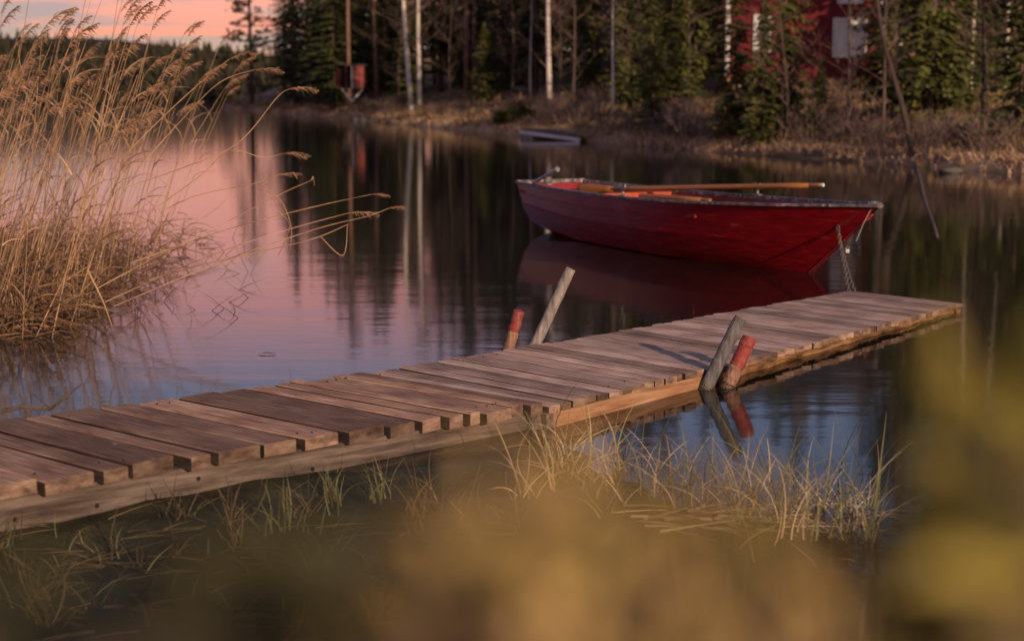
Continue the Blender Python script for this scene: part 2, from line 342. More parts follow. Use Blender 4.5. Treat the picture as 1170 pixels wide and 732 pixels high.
# ------------------------------------------------------------------ setting: far right shore
shore_px = [(255, 123.5), (300, 127), (345, 131), (400, 136), (450, 142), (520, 148), (595, 155), (680, 163), (760, 170), (860, 177), (950, 183), (1050, 190), (1170, 199), (1300, 208)]
shore = [at_z(x, y) for x, y in shore_px]
SH = [(-34, 210)] + [(p.x, p.y) for p in shore] + [(24, 20), (70, 8)]
SH.sort()
def shoreY(X):
    if X <= SH[0][0]: return SH[0][1] + (SH[0][0] - X) * 8
    for (a, b_), (c, d) in zip(SH, SH[1:]):
        if X <= c: return b_ + (d - b_) * (X - a) / (c - a)
    return SH[-1][1]
def shoreM(X):
    for (a, b_), (c, d) in zip(SH, SH[1:]):
        if X <= c: return abs((d - b_) / (c - a))
    return 0.3
def prof(s):
    P = [(-6, -1.4), (0, -0.04), (0.5, 0.22), (2, 0.42), (6, 0.8), (12, 1.25), (20, 2.0), (34, 3.2), (80, 6)]
    if s <= P[0][0]: return P[0][1]
    for (a, b_), (c, d) in zip(P, P[1:]):
        if s <= c: return b_ + (d - b_) * (s - a) / (c - a)
    return P[-1][1]
def gz(X, Y):
    wob = 0.9 * nn(X * 0.35, Y * 0.12, 3)
    s = (Y - shoreY(X)) / 2.0 + wob
    a = min(1.0, max(0.0, s / 4))
    return prof(s) + a * (0.35 * nn(X * 0.3, Y * 0.2) + 0.15 * nn(X * 1.1, Y * 0.8))
t = MB()
xs = []; X = -40.0
while X < 70:
    xs.append(X); X += 0.5 if -28 < X < 20 else 2.5
ks = [-8, -4, -2, -1.2, -0.6, 0, .4, .8, 1.3, 2, 3, 4, 5, 6.5, 8, 10, 12, 14, 17, 20, 24, 28, 33, 40, 48, 60, 75, 95, 120, 160]
for X in xs:
    for k in ks:
        Y = shoreY(X) + k
        t.v.append((X, Y, gz(X, Y)))
nk = len(ks)
for i in range(len(xs) - 1):
    for j in range(nk - 1): t.face((i * nk + j, (i + 1) * nk + j, (i + 1) * nk + j + 1, i * nk + j + 1))
tag(t.build('forest_ground', M['shore'], smooth=True), kind='structure')
def hit(px, py, dmax=170):
    d = ray(px, py); tt = 22.0
    while tt < dmax:
        p = Vector((0, 0, CH)) + d * (tt / d.y)
        if p.y > shoreY(p.x) and p.z <= gz(p.x, p.y): return p
        tt += 0.4
    p = Vector((0, 0, CH)) + d * (70 / d.y); p.z = gz(p.x, p.y)
    return p
def on_ground(px, Y):
    X = (px - W0 / 2) / FPX * Y
    return Vector((X, Y, gz(X, Y)))

# far hill across the lake
hm = MB()
def hillz(X, Y):
    s = Y - 186 - 6 * nn(X * 0.03, 1)
    return -0.5 + max(0, s) * 0.075 * (0.75 + max(-0.4, min(0.9, (-X - 30) / 55)) * 0.60) + 0.5 * nn(X * 0.05, Y * 0.05)
hx = [-260 + 6 * i for i in range(60)]; hy = [180 + 5 * j for j in range(26)]
for X in hx:
    for Y in hy: hm.v.append((X, Y, hillz(X, Y) - (1 if Y < 185 else 0)))
for i in range(len(hx) - 1):
    for j in range(len(hy) - 1): hm.face((i * 26 + j, (i + 1) * 26 + j, (i + 1) * 26 + j + 1, i * 26 + j + 1))
tag(hm.build('hill', M['hill'], smooth=True), kind='structure')
fw = MB()
for i in range(2600):
    X = rnd.uniform(-120, 10); Y = rnd.uniform(188, 270)
    z = hillz(X, Y) - 0.2; h = rnd.uniform(2.2, 4.6); r = h * rnd.uniform(0.16, 0.26)
    for k in range(7):
        zz = z + h * (0.1 + 0.13 * k); rr = r * (1 - k / 7.6)
        for q in range(5):
            a = rnd.uniform(0, 6.28); p = Vector((X, Y, zz))
            o1 = Vector((math.cos(a) * rr * 1.5, math.sin(a) * rr * 1.5, -0.12 * h)); sd_ = Vector((-math.sin(a), math.cos(a), 0)) * rr * 0.6
            fw.poly([p + Vector((0, 0, h * 0.14)), p + o1 - sd_, p + o1 * 1.2, p + o1 + sd_])
tag(fw.build('distant_forest', M['far_needles']), 'dark low wood along the far shore under the pink sky', 'forest', kind='stuff')

# near bank: boggy ground left of the grass and the bank the camera stands on
def near_z(X, Y):
    # marsh patch under and before the near jetty
    edge = 7.4 + (X - 0.2) * 0.55 if X < 0.2 else 7.4 - (X - 0.2) * 1.9
    m = edge - Y + 0.5 * nn(X * 1.3, Y * 1.3)
    z = max(-0.5, min(0.03, m * 0.10 - 0.015)) + 0.035 * nn(X * 2.3, Y * 3.1, 5) + 0.012 * nn(X * 11, Y * 11, 2)
    if Y < 4.2: z = max(z, (4.2 - Y) * 0.17 + 0.04 * nn(X * 2, Y * 2)) if Y < 4.2 else z
    return min(z, 0.62 + 0.03 * nn(X * 2, Y * 2))
nb = MB(); nx = [-9 + 0.12 * i for i in range(160)]; ny = [-4 + 0.12 * j for j in range(112)]
for X in nx:
    for Y in ny: nb.v.append((X, Y, near_z(X, Y)))
L_ = len(ny)
for i in range(len(nx) - 1):
    for j in range(L_ - 1): nb.face((i * L_ + j, (i + 1) * L_ + j, (i + 1) * L_ + j + 1, i * L_ + j + 1))
tag(nb.build('marsh_ground', M['mud'], smooth=True), kind='structure')

# ------------------------------------------------------------------ trees
def add_spray(mb, p, d, size, droop=0.2):
    d = Vector(d); d.z -= droop; d.normalize()
    s = d.cross(Vector((0, 0, 1))); s = s.normalized() if s.length > 1e-3 else Vector((1, 0, 0))
    s = (s + Vector((0, 0, rnd.uniform(-.5, .5)))).normalized() * size * rnd.uniform(.22, .4)
    mb.poly([p, p + d * size * .45 + s, p + d * size, p + d * size * .5 - s])
def make_spruce(name, Ht, rad, mat, dens=1.0, z0=0.06, seed=1):
    global rnd
    keep = rnd; rnd = random.Random(seed)
    root = empty(name)
    tr = MB(); pts = [(0, 0, -0.3), (0.03, 0, Ht * .3), (0, 0.04, Ht * .7), (0, 0, Ht)]
    tr.tube(pts, [Ht * .013, Ht * .011, Ht * .006, .01], 8)
    tr.build('trunk', M['bark'], root, smooth=True)
    cr_ = MB(); z = Ht * z0
    while z < Ht:
        f = (z / Ht - z0) / (1 - z0)
        rr = rad * (1 - f) ** 0.85 * (0.65 + 0.35 * min(1, f * 5)) + 0.12
        for q in range(rnd.randint(4, 7)):
            if rnd.random() > dens: continue
            a = rnd.uniform(0, 6.283); L = rr * rnd.uniform(.6, 1.18); dirv = Vector((math.cos(a), math.sin(a), 0))
            nseg = max(3, int(L / 0.16)); zz = z + rnd.uniform(-.15, .15)
            cr_.tube([(0, 0, zz), dirv * L * .5 + Vector((0, 0, zz - L * .12)), dirv * L * .95 + Vector((0, 0, zz - L * .18))], [.025, .014, .004], 3, False)
            for k in range(nseg):
                tt = (k + rnd.random()) / nseg
                if tt < .12: continue
                p = dirv * L * tt + Vector((0, 0, zz - L * (.3 * tt - .12 * tt * tt)))
                for sgn in (-1, 1):
                    sd2 = Vector((-dirv.y, dirv.x, 0)) * sgn
                    add_spray(cr_, p, dirv * rnd.uniform(.3, .8) + sd2 * rnd.uniform(.3, 1), (.20 + .22 * (1 - tt)) * min(1.3, .6 + L * .3), rnd.uniform(0.0, .55))
        z += Ht * .019 * rnd.uniform(.75, 1.3)
    add_spray(cr_, Vector((0, 0, Ht - .2)), (0, 0, 1), .4, 0)
    cr_.build('crown', mat, root)
    rnd = keep
    return root
def make_pine(name, Ht, seed=1, low=0.5, rad=2.0, bark='pine_bark'):
    global rnd
    keep = rnd; rnd = random.Random(seed)
    root = empty(name); tr = MB()
    pts = [(0, 0, -.3), (rnd.uniform(-.1, .1), 0, Ht * .35), (rnd.uniform(-.15, .15), 0, Ht * .7), (0, 0, Ht)]
    tr.tube(pts, [Ht * .012, Ht * .0105, Ht * .007, .02], 8)
    tr.build('trunk', M[bark], root, smooth=True)
    c = MB(); z = Ht * low
    while z < Ht:
        f = (z / Ht - low) / (1 - low)
        for q in range(rnd.randint(3, 4)):
            a = rnd.uniform(0, 6.283); L = rad * (1 - f * .75) * rnd.uniform(.5, 1.15); dv = Vector((math.cos(a), math.sin(a), 0))
            c.tube([(0, 0, z), dv * L * .5 + Vector((0, 0, z + L * .05)), dv * L + Vector((0, 0, z + L * .16))], [.035, .02, .008], 4, False)
            for k in range(int(9 * L)):
                tt = rnd.uniform(.35, 1.05); p = dv * L * tt + Vector((rnd.uniform(-.22, .22), rnd.uniform(-.22, .22), z + L * .14 * tt + rnd.uniform(-.1, .18)))
                for m_ in range(3): add_spray(c, p, (rnd.uniform(-1, 1), rnd.uniform(-1, 1), rnd.uniform(-.2, 1)), rnd.uniform(.16, .34), 0)
        z += Ht * (1 - low) * .07 * rnd.uniform(.7, 1.3)
    c.build('crown', M['pine_needles'], root)
    rnd = keep
    return root
def grow(mb, p, d, L, r, depth, n=4):
    pts = [p]; rr = [r]; q = Vector(p); dd = Vector(d).normalized()
    for k in range(3):
        dd = (dd + Vector((rnd.uniform(-.22, .22), rnd.uniform(-.22, .22), rnd.uniform(-.05, .16)))).normalized()
        q = q + dd * L / 3; pts.append(q.copy()); rr.append(r * (1 - .27 * (k + 1)))
    mb.tube(pts, rr, n, False)
    if depth > 0:
        for k in range(rnd.randint(3, 4)):
            i = rnd.randint(1, 3); a = rnd.uniform(0, 6.28)
            nd = (dd + Vector((math.cos(a), math.sin(a), rnd.uniform(-.2, .4))) * rnd.uniform(.5, .95)).normalized()
            grow(mb, pts[i], nd, L * rnd.uniform(.45, .7), max(.006, rr[i] * .55), depth - 1, 3)
def make_birch(name, Ht, seed, lean=0.0, low=.22, mat='birch', depth=2, nb=26, curve=0.3, tr_r=.0100):
    global rnd
    keep = rnd; rnd = random.Random(seed)
    root = empty(name); tr = MB(); pts = []; rr = []
    for k in range(9):
        f = k / 8; pts.append(Vector((lean * Ht * f + curve * math.sin(f * 5 + seed) * f, curve * .5 * math.cos(f * 4 + seed) * f, Ht * f - (.3 if k == 0 else 0))))
        rr.append(max(.012, Ht * tr_r * (1 - f) ** .8 + .008))
    tr.tube(pts, rr, 8); tr.build('trunk', M[mat], root, smooth=True)
    c = MB()
    for k in range(nb):
        f = low + (1 - low) * rnd.random() ** .8; i = min(7, int(f * 8)); g = f * 8 - i
        p = pts[i].lerp(pts[i + 1], g); a = rnd.uniform(0, 6.28)
        grow(c, p, Vector((math.cos(a), math.sin(a), rnd.uniform(.1, .8))), Ht * (.06 + .11 * (1 - f) + .03) * rnd.uniform(.8, 1.3), max(.008, Ht * .0026 * (1.2 - f)), depth)
    c.build('branches', M['twig'], root)
    rnd = keep
    return root
def make_bush(name, h, seed, mat='twig', n=26):
    global rnd
    keep = rnd; rnd = random.Random(seed)
    c = MB()
    for k in range(n):
        a = rnd.uniform(0, 6.28); r = rnd.uniform(0, h * .35)
        grow(c, Vector((math.cos(a) * r, math.sin(a) * r, -.05)), Vector((math.cos(a) * .45, math.sin(a) * .45, 1)), h * rnd.uniform(.35, .6), .010, 2, 3)
    o = c.build(name, M[mat]); rnd = keep
    return o

spr = [make_spruce('spruce', 12.5, 2.3, M['needles'], .95, .05, 11), make_spruce('spruce', 14, 2.5, M['needles'], .85, .10, 12), make_spruce('spruce', 11, 2.0, M['needles'], .9, .18, 13)]
yspr = [make_spruce('young_spruce', 4.6, 1.25, M['needles_b'], .92, .03, 21), make_spruce('young_spruce', 6.5, 1.5, M['needles_b'], .9, .04, 22)]
pines = [make_pine('pine', 13, 31, .5), make_pine('pine', 12, 32, .58, 1.7), make_pine('pine', 9.5, 33, .28, 1.7, 'bark')]
birches = [make_birch('birch', 13, 41, -.03, .3), make_birch('birch', 12, 42, 0.01, .2), make_birch('birch', 11, 43, .02, .25), make_birch('birch', 9, 44, .0, .12, nb=34)]
alders = [make_birch('alder', 7, 51, .02, .12, 'bark', 2, 26, .25, .007), make_birch('alder', 5.5, 52, -.04, .08, 'bark', 2, 26, .25, .007)]
bushes = [make_bush('bare_bush', 1.6, 61), make_bush('bare_bush', 1.2, 62)]
used = set()
def plant(src, loc, s=1.0, rz=None, label=None, cat='tree', group=None, lean=0):
    rz = rnd.uniform(0, 6.28) if rz is None else rz
    rot = (0, R(lean), rz) if lean else (rnd.uniform(-.02, .02), rnd.uniform(-.02, .02), rz)
    if id(src) not in used:
        used.add(id(src)); src.location = loc; src.rotation_euler = rot; src.scale = s if hasattr(s, '__len__') else (s,) * 3
        return tag(src, label, cat, group)
    return dup(src, loc, rot, s, label, cat, group)

GB = 'birches on the far bank'; GS = 'young spruces on the right bank'; GP = 'pines on the far bank'
# notable trunks: source, px foot x, px foot y, scale, label
plant(birches[0], hit(470, 128), 1, 0, 'tall white birch leaning left, left one of the pair right of the red hut', group=GB)
plant(birches[1], hit(480, 127), 1, 1.1, 'white birch standing just right of its leaning partner near the grassy point', group=GB)
plant(birches[3], hit(628, 121), 1.15, 2.2, 'single bare white birch with spreading low branches above the small far dock', group=GB)
plant(birches[2], hit(1108, 126), (.5, .5, .9), .3, 'white birch on the tan slope at right, left of two', group=GB)
plant(birches[1], hit(1148, 118), (.5, .5, .85), 3.0, 'thin white birch on the tan slope near the right edge', group=GB)
plant(birches[2], hit(700, 138), (.45, .45, .6), 2.0, 'short pale birch stem beside the brown slope in the middle of the bank', group=GB)
plant(birches[2], hit(606, 112), .5, 1.0, 'short thin pale stem just left of the single bare birch', group=GB)
plant(pines[0], on_ground(401, at_z(398, 133, .1).y + 5), (.8, .8, 1.05), 0, 'pale straight pine trunk rising behind the small red hut', group=GP)
plant(pines[1], hit(431, 118), 1.0, 1, 'brown pine trunk standing just right of the small red hut', group=GP)
plant(pines[0], hit(533, 108), 1.0, 2, 'reddish pine trunk, left one of the close pair left of the single birch', group=GP)
plant(pines[1], hit(542, 107), 1.1, 4, 'reddish pine trunk, right one of the close pair left of the single birch', group=GP)
plant(pines[1], hit(570, 106), .95, 5, 'thin dim pine trunk between the close pair and the single birch', group=GP)
plant(pines[0], hit(1080, 110), (.7, .7, .95), 2.5, 'pine with pale trunk behind the leaning bare trunk at right', group=GP)
plant(pines[2], Vector((-21.0, 132, gz(-21, 132))), (1.6, 1.6, 1.25), 0, 'lone dark pine silhouetted against the pink sky on the point', group=GP)
plant(yspr[0], hit(553, 118), .8, None, 'small green spruce in front of the close pair of pines', group=GS)
plant(yspr[1], hit(745, 152), .62, None, 'small olive spruce right of the brown slope in the middle', group=GS)
plant(yspr[1], hit(842, 160), (.6, .6, .75), None, 'dark green spruce before the left corner of the red house', group=GS)
plant(yspr[1], hit(897, 158), (.6, .6, 1.1), None, 'tall young spruce before the red wall between the two windows', group=GS)
plant(yspr[0], hit(872, 165), (.65, .65, .75), None, 'short spruce by the water in front of the red house', group=GS)
plant(yspr[1], hit(1062, 150), (.85, .85, 1.2), None, 'broad green spruce right of the red house by the leaning trunk', group=GS)
plant(yspr[0], hit(935, 162), (.36, .36, .42), None, 'bright yellow green young spruce under the large white window', group=GS)
plant(yspr[0], hit(1165, 170), .95, None, 'dark young spruce at the right edge of the bank', group=GS)
for px, py, s_, lab in [(668, 120, 1.0, 'olive young spruce behind the brown bank right of the single birch'), (765, 135, .9, 'olive young spruce on the slope between the brown clearing and the house'),
                        (718, 128, .85, 'yellowish young spruce beside the brown clearing'), (1022, 140, 1.1, 'bushy young spruce close behind the leaning trunk'), (1092, 138, .8, 'young spruce left of the two birches on the tan slope'), (795, 118, 1.1, 'tall young spruce just left of the white house corner')]:
    plant(yspr[1], hit(px, py), (s_ * .85, s_ * .85, s_ * 1.15), None, lab, group=GS)
plant(alders[0], hit(968, 165), .8, None, 'thin leafless alder by the water below the large white window')
plant(alders[1], hit(900, 164), .9, None, 'small leafless alder between the spruces below the house')
plant(alders[0], hit(1008, 172), .75, None, 'leafless alder by the water left of the leaning trunk')
plant(alders[1], hit(1120, 160), .9, None, 'leafless alder on the slope at right between two birches')
plant(alders[0], hit(655, 128), .9, None, 'leafless alder right of the single bare birch')
plant(alders[1], hit(740, 140), 1.0, None, 'leafless alder beside the small olive spruce')
# forest mass
for i, (px, py) in enumerate([(455, 124), (515, 120), (585, 122), (640, 120), (690, 118), (785, 130), (1128, 128), (1160, 130), (560, 112)]):
    plant(rnd.choice(alders), hit(px, py), rnd.uniform(.8, 1.2), None, 'leafless brown sapling in the twiggy thicket of the far bank', 'tree', 'leafless saplings on the far bank')
GF = 'dark spruces of the wood'; LF = 'dark spruce in the dense wood behind the far bank'
spots = []
def blocked(px, Y): return 800 < px < 1030 and 30 < Y < 74
NOTS = [(x, hit(x, y).y) for x, y in ((401, 128), (431, 118), (465, 128), (480, 127), (533, 108), (542, 107), (606, 112), (628, 121), (700, 138), (1108, 126), (1148, 118))]
print('NOTS', NOTS)
def try_put(src, px, Y, s, lab, grp):
    p = on_ground(px, Y)
    rp_ = 1.5 * s / Y * FPX
    if any(abs(px - a_) < rp_ and Y < b_ + 1 for a_, b_ in NOTS): return
    if blocked(px, Y) or p.y < shoreY(p.x) + 2.5: return
    for q in spots:
        if (q - p).length < 1.3: return
    spots.append(p); plant(src, p, s, None, lab, 'tree', grp)
for px, Y in [(340, 112), (356, 104), (372, 106), (385, 98), (338, 128), (354, 120), (328, 134), (370, 124)]:
    try_put(rnd.choice(spr[:2]), px, Y, rnd.uniform(.85, 1.0), LF, GF)
for px in range(372, 1205, 20):
    base = (8 if px < 700 else 14)
    for row, dd in enumerate((base, base + 7, base + 14, base + 22, base + 32, base + 44)):
        x_ = px + rnd.uniform(-12, 12); X_ = 0
        # find distance of the shore along this pixel column
        ysh = None; Yq = 24
        while Yq < 140:
            if Yq > shoreY((x_ - 585) / FPX * Yq): ysh = Yq; break
            Yq += .5
        if ysh is None: continue
        sl = max(1.3, min(3, shoreM((x_ - 585) / FPX * ysh)))
        Yp = ysh + dd * (1.0 if px > 700 else 1.5)
        if row == 0 and rnd.random() < .45: continue
        src = rnd.choice(spr + spr + [pines[1]]) if row else rnd.choice([spr[2], yspr[1], pines[1]])
        try_put(src, x_, Yp, rnd.uniform(.8, 1.08) + .05 * row * .6, LF if src in spr else ('thin pine among the dark spruces of the wood' if src in pines else 'young spruce at the front of the dark wood'), GF)
for px, py in [(420, 126), (445, 132), (500, 134), (640, 140), (668, 143), (720, 150), (690, 128), (780, 150), (760, 160), (990, 172), (1060, 178), (1090, 172), (1130, 178), (1150, 160), (800, 160), (620, 132), (655, 145), (590, 130), (1020, 176), (930, 172)]:
    plant(rnd.choice(bushes), hit(px, py), rnd.uniform(.7, 1.15), None, 'brown leafless bush in the undergrowth of the far bank', 'bush', 'leafless bushes on the far bank')
# low evergreen bush by the water near the far dock
eb = MB()
for k in range(900):
    a = rnd.uniform(0, 6.28); f = rnd.random() ** .5; z = rnd.uniform(0, .75) * (1 - f * .6)
    add_spray(eb, Vector((math.cos(a) * f * .8, math.sin(a) * f * .7, z)), (math.cos(a), math.sin(a), rnd.uniform(0, 1)), .2, 0)
o = eb.build('juniper_bush', M['needles_b'], loc=hit(590, 141)); tag(o, 'low green juniper bush on the bank left of the small far dock', 'bush')

# leaning bare trunk over the water
lt = MB(); A = hit(1044, 186); A.z -= .1; B_ = at_y(985, -70, A.y + 1.0)
pts = [A + (B_ - A) * f + Vector((.05 * math.sin(f * 9), 0, .08 * math.sin(f * 3.1))) for f in [i / 8 for i in range(9)]]
lt.tube(pts, [.075 - .005 * i for i in range(9)], 8)
for k in (3, 5, 6, 7):
    lt.tube([pts[k], pts[k] + Vector((rnd.uniform(-.5, .4), 0, .5))], [.02, .006], 4)
tag(lt.build('leaning_trunk', M['dark_bark'], smooth=True), 'bare dead trunk leaning left on the right bank at the water edge', 'tree')
fp = MB(); P0, P1 = at_z(1046, 192, .0), at_z(1070, 272, -.01)
pts = [P0.lerp(P1, i / 9) + Vector((.012 * math.sin(i * .9), 0, .008 * math.sin(i * 1.7))) for i in range(10)]
fp.tube(pts, [.055 - .004 * i for i in range(10)], 8)
tag(fp.build('fallen_pole', M['bark'], smooth=True), 'long thin fallen pole lying in the water out from the leaning trunk', 'fallen tree')

# bank grass, undergrowth
def tufts(mb, n, sfun, h, blades, w_):
    for i in range(n):
        px = rnd.uniform(245, 1240); base = None
        k = sfun(); Y0 = 26
        while Y0 < 140 and Y0 < shoreY((px - 585) / FPX * Y0): Y0 += .4
        Y = Y0 + k; X = (px - 585) / FPX * Y
        z = gz(X, Y)
        if z < -.02: continue
        for q in range(blades):
            d = Vector((rnd.uniform(-.6, .6), rnd.uniform(-.6, .6), 1))
            mb.blade((X + rnd.uniform(-.12, .12), Y + rnd.uniform(-.12, .12), z - .03), d, h * rnd.uniform(.6, 1.4), w_, Vector((rnd.uniform(-1, 1), rnd.uniform(-1, 1), -1.2)), 3)
g1 = MB(); tufts(g1, 3600, lambda: rnd.uniform(0, 2.6), .19, 7, .022)
tufts(g1, 1800, lambda: rnd.uniform(2, 16), .3, 6, .03)
tag(g1.build('dry_grass', M['dry_grass']), 'tan dead grass along the edge of the far bank', 'grass', kind='stuff')
g2 = MB(); tufts(g2, 3600, lambda: 1 + rnd.random() ** 1.3 * 22, .42, 6, .05)
tag(g2.build('undergrowth', M['heather']), 'brown heather and low scrub under the trees of the far bank', 'undergrowth', kind='stuff')

# stones along the waterline
def make_stone(name, r, loc, label, seed, group='stones along the far waterline'):
    bm = bmesh.new(); bmesh.ops.create_icosphere(bm, subdivisions=3, radius=1)
    for v in bm.verts:
        n_ = 1 + .35 * mnoise.noise(v.co * 1.4 + Vector((seed * 5, 0, 0))) + .12 * mnoise.noise(v.co * 4 + Vector((0, seed, 0)))
        v.co = Vector((v.co.x * r * 1.3 * n_, v.co.y * r * n_, v.co.z * r * .6 * n_))
    me = bpy.data.meshes.new(name); bm.to_mesh(me); bm.free(); me.materials.append(M['stone'])
    me.polygons.foreach_set('use_smooth', [True] * len(me.polygons))
    o = bpy.data.objects.new(name, me); col.objects.link(o); o.location = loc
    return tag(o, label, 'stone', group)
for px, py, r_, lab in [(412, 137, .42, 'dark stone at the waterline below the small red hut'), (568, 142, .22, 'small pale stone on the bank beside the low juniper bush'),
                        (1085, 195, .16, 'small flat stone at the waterline right of the leaning trunk')]:
    make_stone('stone', r_, at_z(px, py, .05), lab, px)

# ------------------------------------------------------------------ red house
hy = 60.0
hl = at_y(829, 80, hy).x; hr = at_y(1006, 80, hy).x
hw = hr - hl; gzb = 1.7
house = empty('red_house', (hl, hy, gzb), R(-4), 'dark red wooden house with white window frames half hidden by spruces', 'house')
mb = MB(); mb.box((hw / 2, 3.5, 3.4), (hw, 7, 6.2)); mb.build('wall', M['redwall'], house)
mb = MB(); mb.box((hw / 2, 3.5, .15), (hw - .15, 6.9, .5)); mb.build('foundation', M['heather'], house)
mb = MB(); ov = .5
for s in (0, 1):
    a = (-ov, -ov if s == 0 else 7 + ov, 6.4); b2 = (hw + ov, a[1], 6.4); c = (hw + ov, 3.5, 9.0); d = (-ov, 3.5, 9.0)
    up = Vector((0, 0, .14)); q = [Vector(x) for x in (a, b2, c, d)]
    mb.poly(q); mb.poly([x + up for x in reversed(q)])
    for i in range(4): mb.poly([q[i], q[i] + up, q[(i + 1) % 4] + up, q[(i + 1) % 4]])
rf = mb.build('roof', M['roof'], house)
mb = MB(); mb.poly([(0, 0, 6.4), (0, 7, 6.4), (0, 3.5, 9)]); mb.poly([(hw, 0, 6.4), (hw, 7, 6.4), (hw, 3.5, 9)]); mb.build('gable', M['redwall'], house)
mb = MB(); mb.box((hw * .6, 3.5, 9.4), (.6, .6, 1.3)); mb.build('chimney', M['stone'], rf)
for x_ in (.06, hw - .06):
    mb = MB(); mb.box((x_, -.03, 3.4), (.16, .1, 6.1)); mb.build('corner_board', M['white'], house)
def house_window(px0, px1, py0, py1, cols, rows, pane='curtain'):
    p0 = at_y(px0, py1, hy); p1 = at_y(px1, py0, hy)
    x0, x1, z0, z1 = p0.x - hl, p1.x - hl, p0.z - gzb, p1.z - gzb
    cx, cz, w2, h2 = (x0 + x1) / 2, (z0 + z1) / 2, x1 - x0, z1 - z0
    f = MB(); fwid = .11
    for dx in (-1, 1): f.box((cx + dx * (w2 / 2 - fwid / 2), -.04, cz), (fwid, .09, h2))
    for dz in (-1, 1): f.box((cx, -.042, cz + dz * (h2 / 2 - fwid / 2)), (w2 - fwid * 2, .085, fwid))
    for i in range(1, cols): f.box((cx - w2 / 2 + w2 * i / cols, -.03, cz), (.045, .05, h2 - fwid * 2))
    for i in range(1, rows): f.box((cx, -.033, cz - h2 / 2 + h2 * i / rows), (w2 - fwid * 2, .05, .045))
    fo = f.build('window', M['white'], house)
    g = MB(); g.box((cx, -.006, cz), (w2 - fwid * 1.6, .01, h2 - fwid * 1.6)); g.build('pane', M[pane], fo)
house_window(860, 881, 17, 60, 2, 3)
house_window(949, 989, 21, 66, 2, 1)
house_window(955, 985, -30, 5, 2, 1)
house_window(862, 880, -50, -8, 2, 3)

# ------------------------------------------------------------------ small red hut on a pole
hb = at_z(398, 133, .1); hb.y += 1.5; hb.z = gz(hb.x, hb.y)
pm = hb.y / FPX   # metres per pixel there
HS = .78
hut = empty('hut_on_post', hb, R(0), 'small red box hut with dark doorway raised on a braced white post', 'hut')
z0 = (133 - 102) * -1  # px relative to horizon
def hz(py): return at_y(400, py, hb.y).z - hb.z
zt, zb = hz(75), hz(101)
mb = MB()
Wd = 13 * pm * 2.0 / 2
mb.box((-.30, .3, (zt + zb) / 2), (.06, 1.0, zt - zb)); mb.build('side_wall', M['redwall'], hut)
mb = MB(); mb.box((.62, -.02, (zt + zb) / 2), (.66, .05, zt - zb)); mb.build('door_panel', M['post_paint'], hut)
mb = MB(); mb.box((.98, .3, (zt + zb) / 2), (.05, .7, zt - zb)); mb.box((.48, .62, (zt + zb) / 2), (.95, .05, zt - zb))
mb.box((-.93, .3, (zt + zb) / 2), (.05, .7, zt - zb)); mb.build('wall', M['redwall'], hut)
mb = MB(); mb.box((-.48, .6, (zt + zb) / 2), (.95, .04, zt - zb)); mb.build('dark_back', M['dark'], hut)
mb = MB(); mb.box((.0, .3, zb), (1.95, .7, .06)); mb.build('floor_board', M['beam'], hut)
mb = MB(); mb.box((.02, .3, zt + .06), (2.25, 1.0, .07), Matrix.Rotation(R(2), 3, 'Y')); mb.build('roof', M['roof'], hut)
mb = MB(); mb.tube([(.1, .3, -.3), (.1, .3, zb)], .09, 8); mb.build('post', M['post_brown'], hut)
for sx in (-1, 1):
    mb = MB(); mb.tube([(.1, .1, hz(116)), (.1 + sx * .82, .1, zb + .02)], .05, 6); mb.build('brace', M['white'], hut)
mb = MB(); mb.box((.12, -.045, (zt + zb) / 2), (.12, .04, zt - zb)); mb.build('door_post', M['white'], hut)

hut.scale = (HS, HS, 1)
# ------------------------------------------------------------------ small far dock
p0 = at_z(594, 158, 0); p1 = at_z(662, 162, 0)
dock = empty('small_dock', (0, 0, 0), 0, 'small grey landing stage tilting down to the right at the far bank', 'dock')
u = (p1 - p0)
q0 = at_y(594, 149, p0.y); q1 = at_y(662, 158, p1.y)
ang = math.atan2((q1 - q0).y, (q1 - q0).x); tilt = math.atan2((q1 - q0).z, Vector((q1 - q0)).xy.length)
rot = Matrix.Rotation(ang, 3, 'Z') @ Matrix.Rotation(-tilt, 3, 'Y')
n = 14; Ld = (q1 - q0).length
side = rot @ Vector((0, 1, 0))
for i in range(n):
    mb = MB(); mb.box(q0 + (q1 - q0) * ((i + .5) / n) + side * .6 + Vector((0, 0, .03)), (Ld / n * .9, 1.2, .035), rot); mb.build('plank', M['beam'], dock)
mb = MB(); mb.box((q0 + q1) / 2 + Vector((0, 0, -.05)), (Ld, .05, .11), rot); mb.build('beam', M['white'], dock)
mb = MB(); mb.box(q0 + rot @ Vector((.45, .3, -.16)), (.75, .5, .18), rot); mb.build('float', M['post_grey'], dock)
mb = MB(); mb.tube([Vector((q0.x + .05, q0.y + .1, -.3)), Vector((q0.x + .05, q0.y + .1, q0.z + .14))], .04, 8); mb.build('post', M['post_grey'], dock)

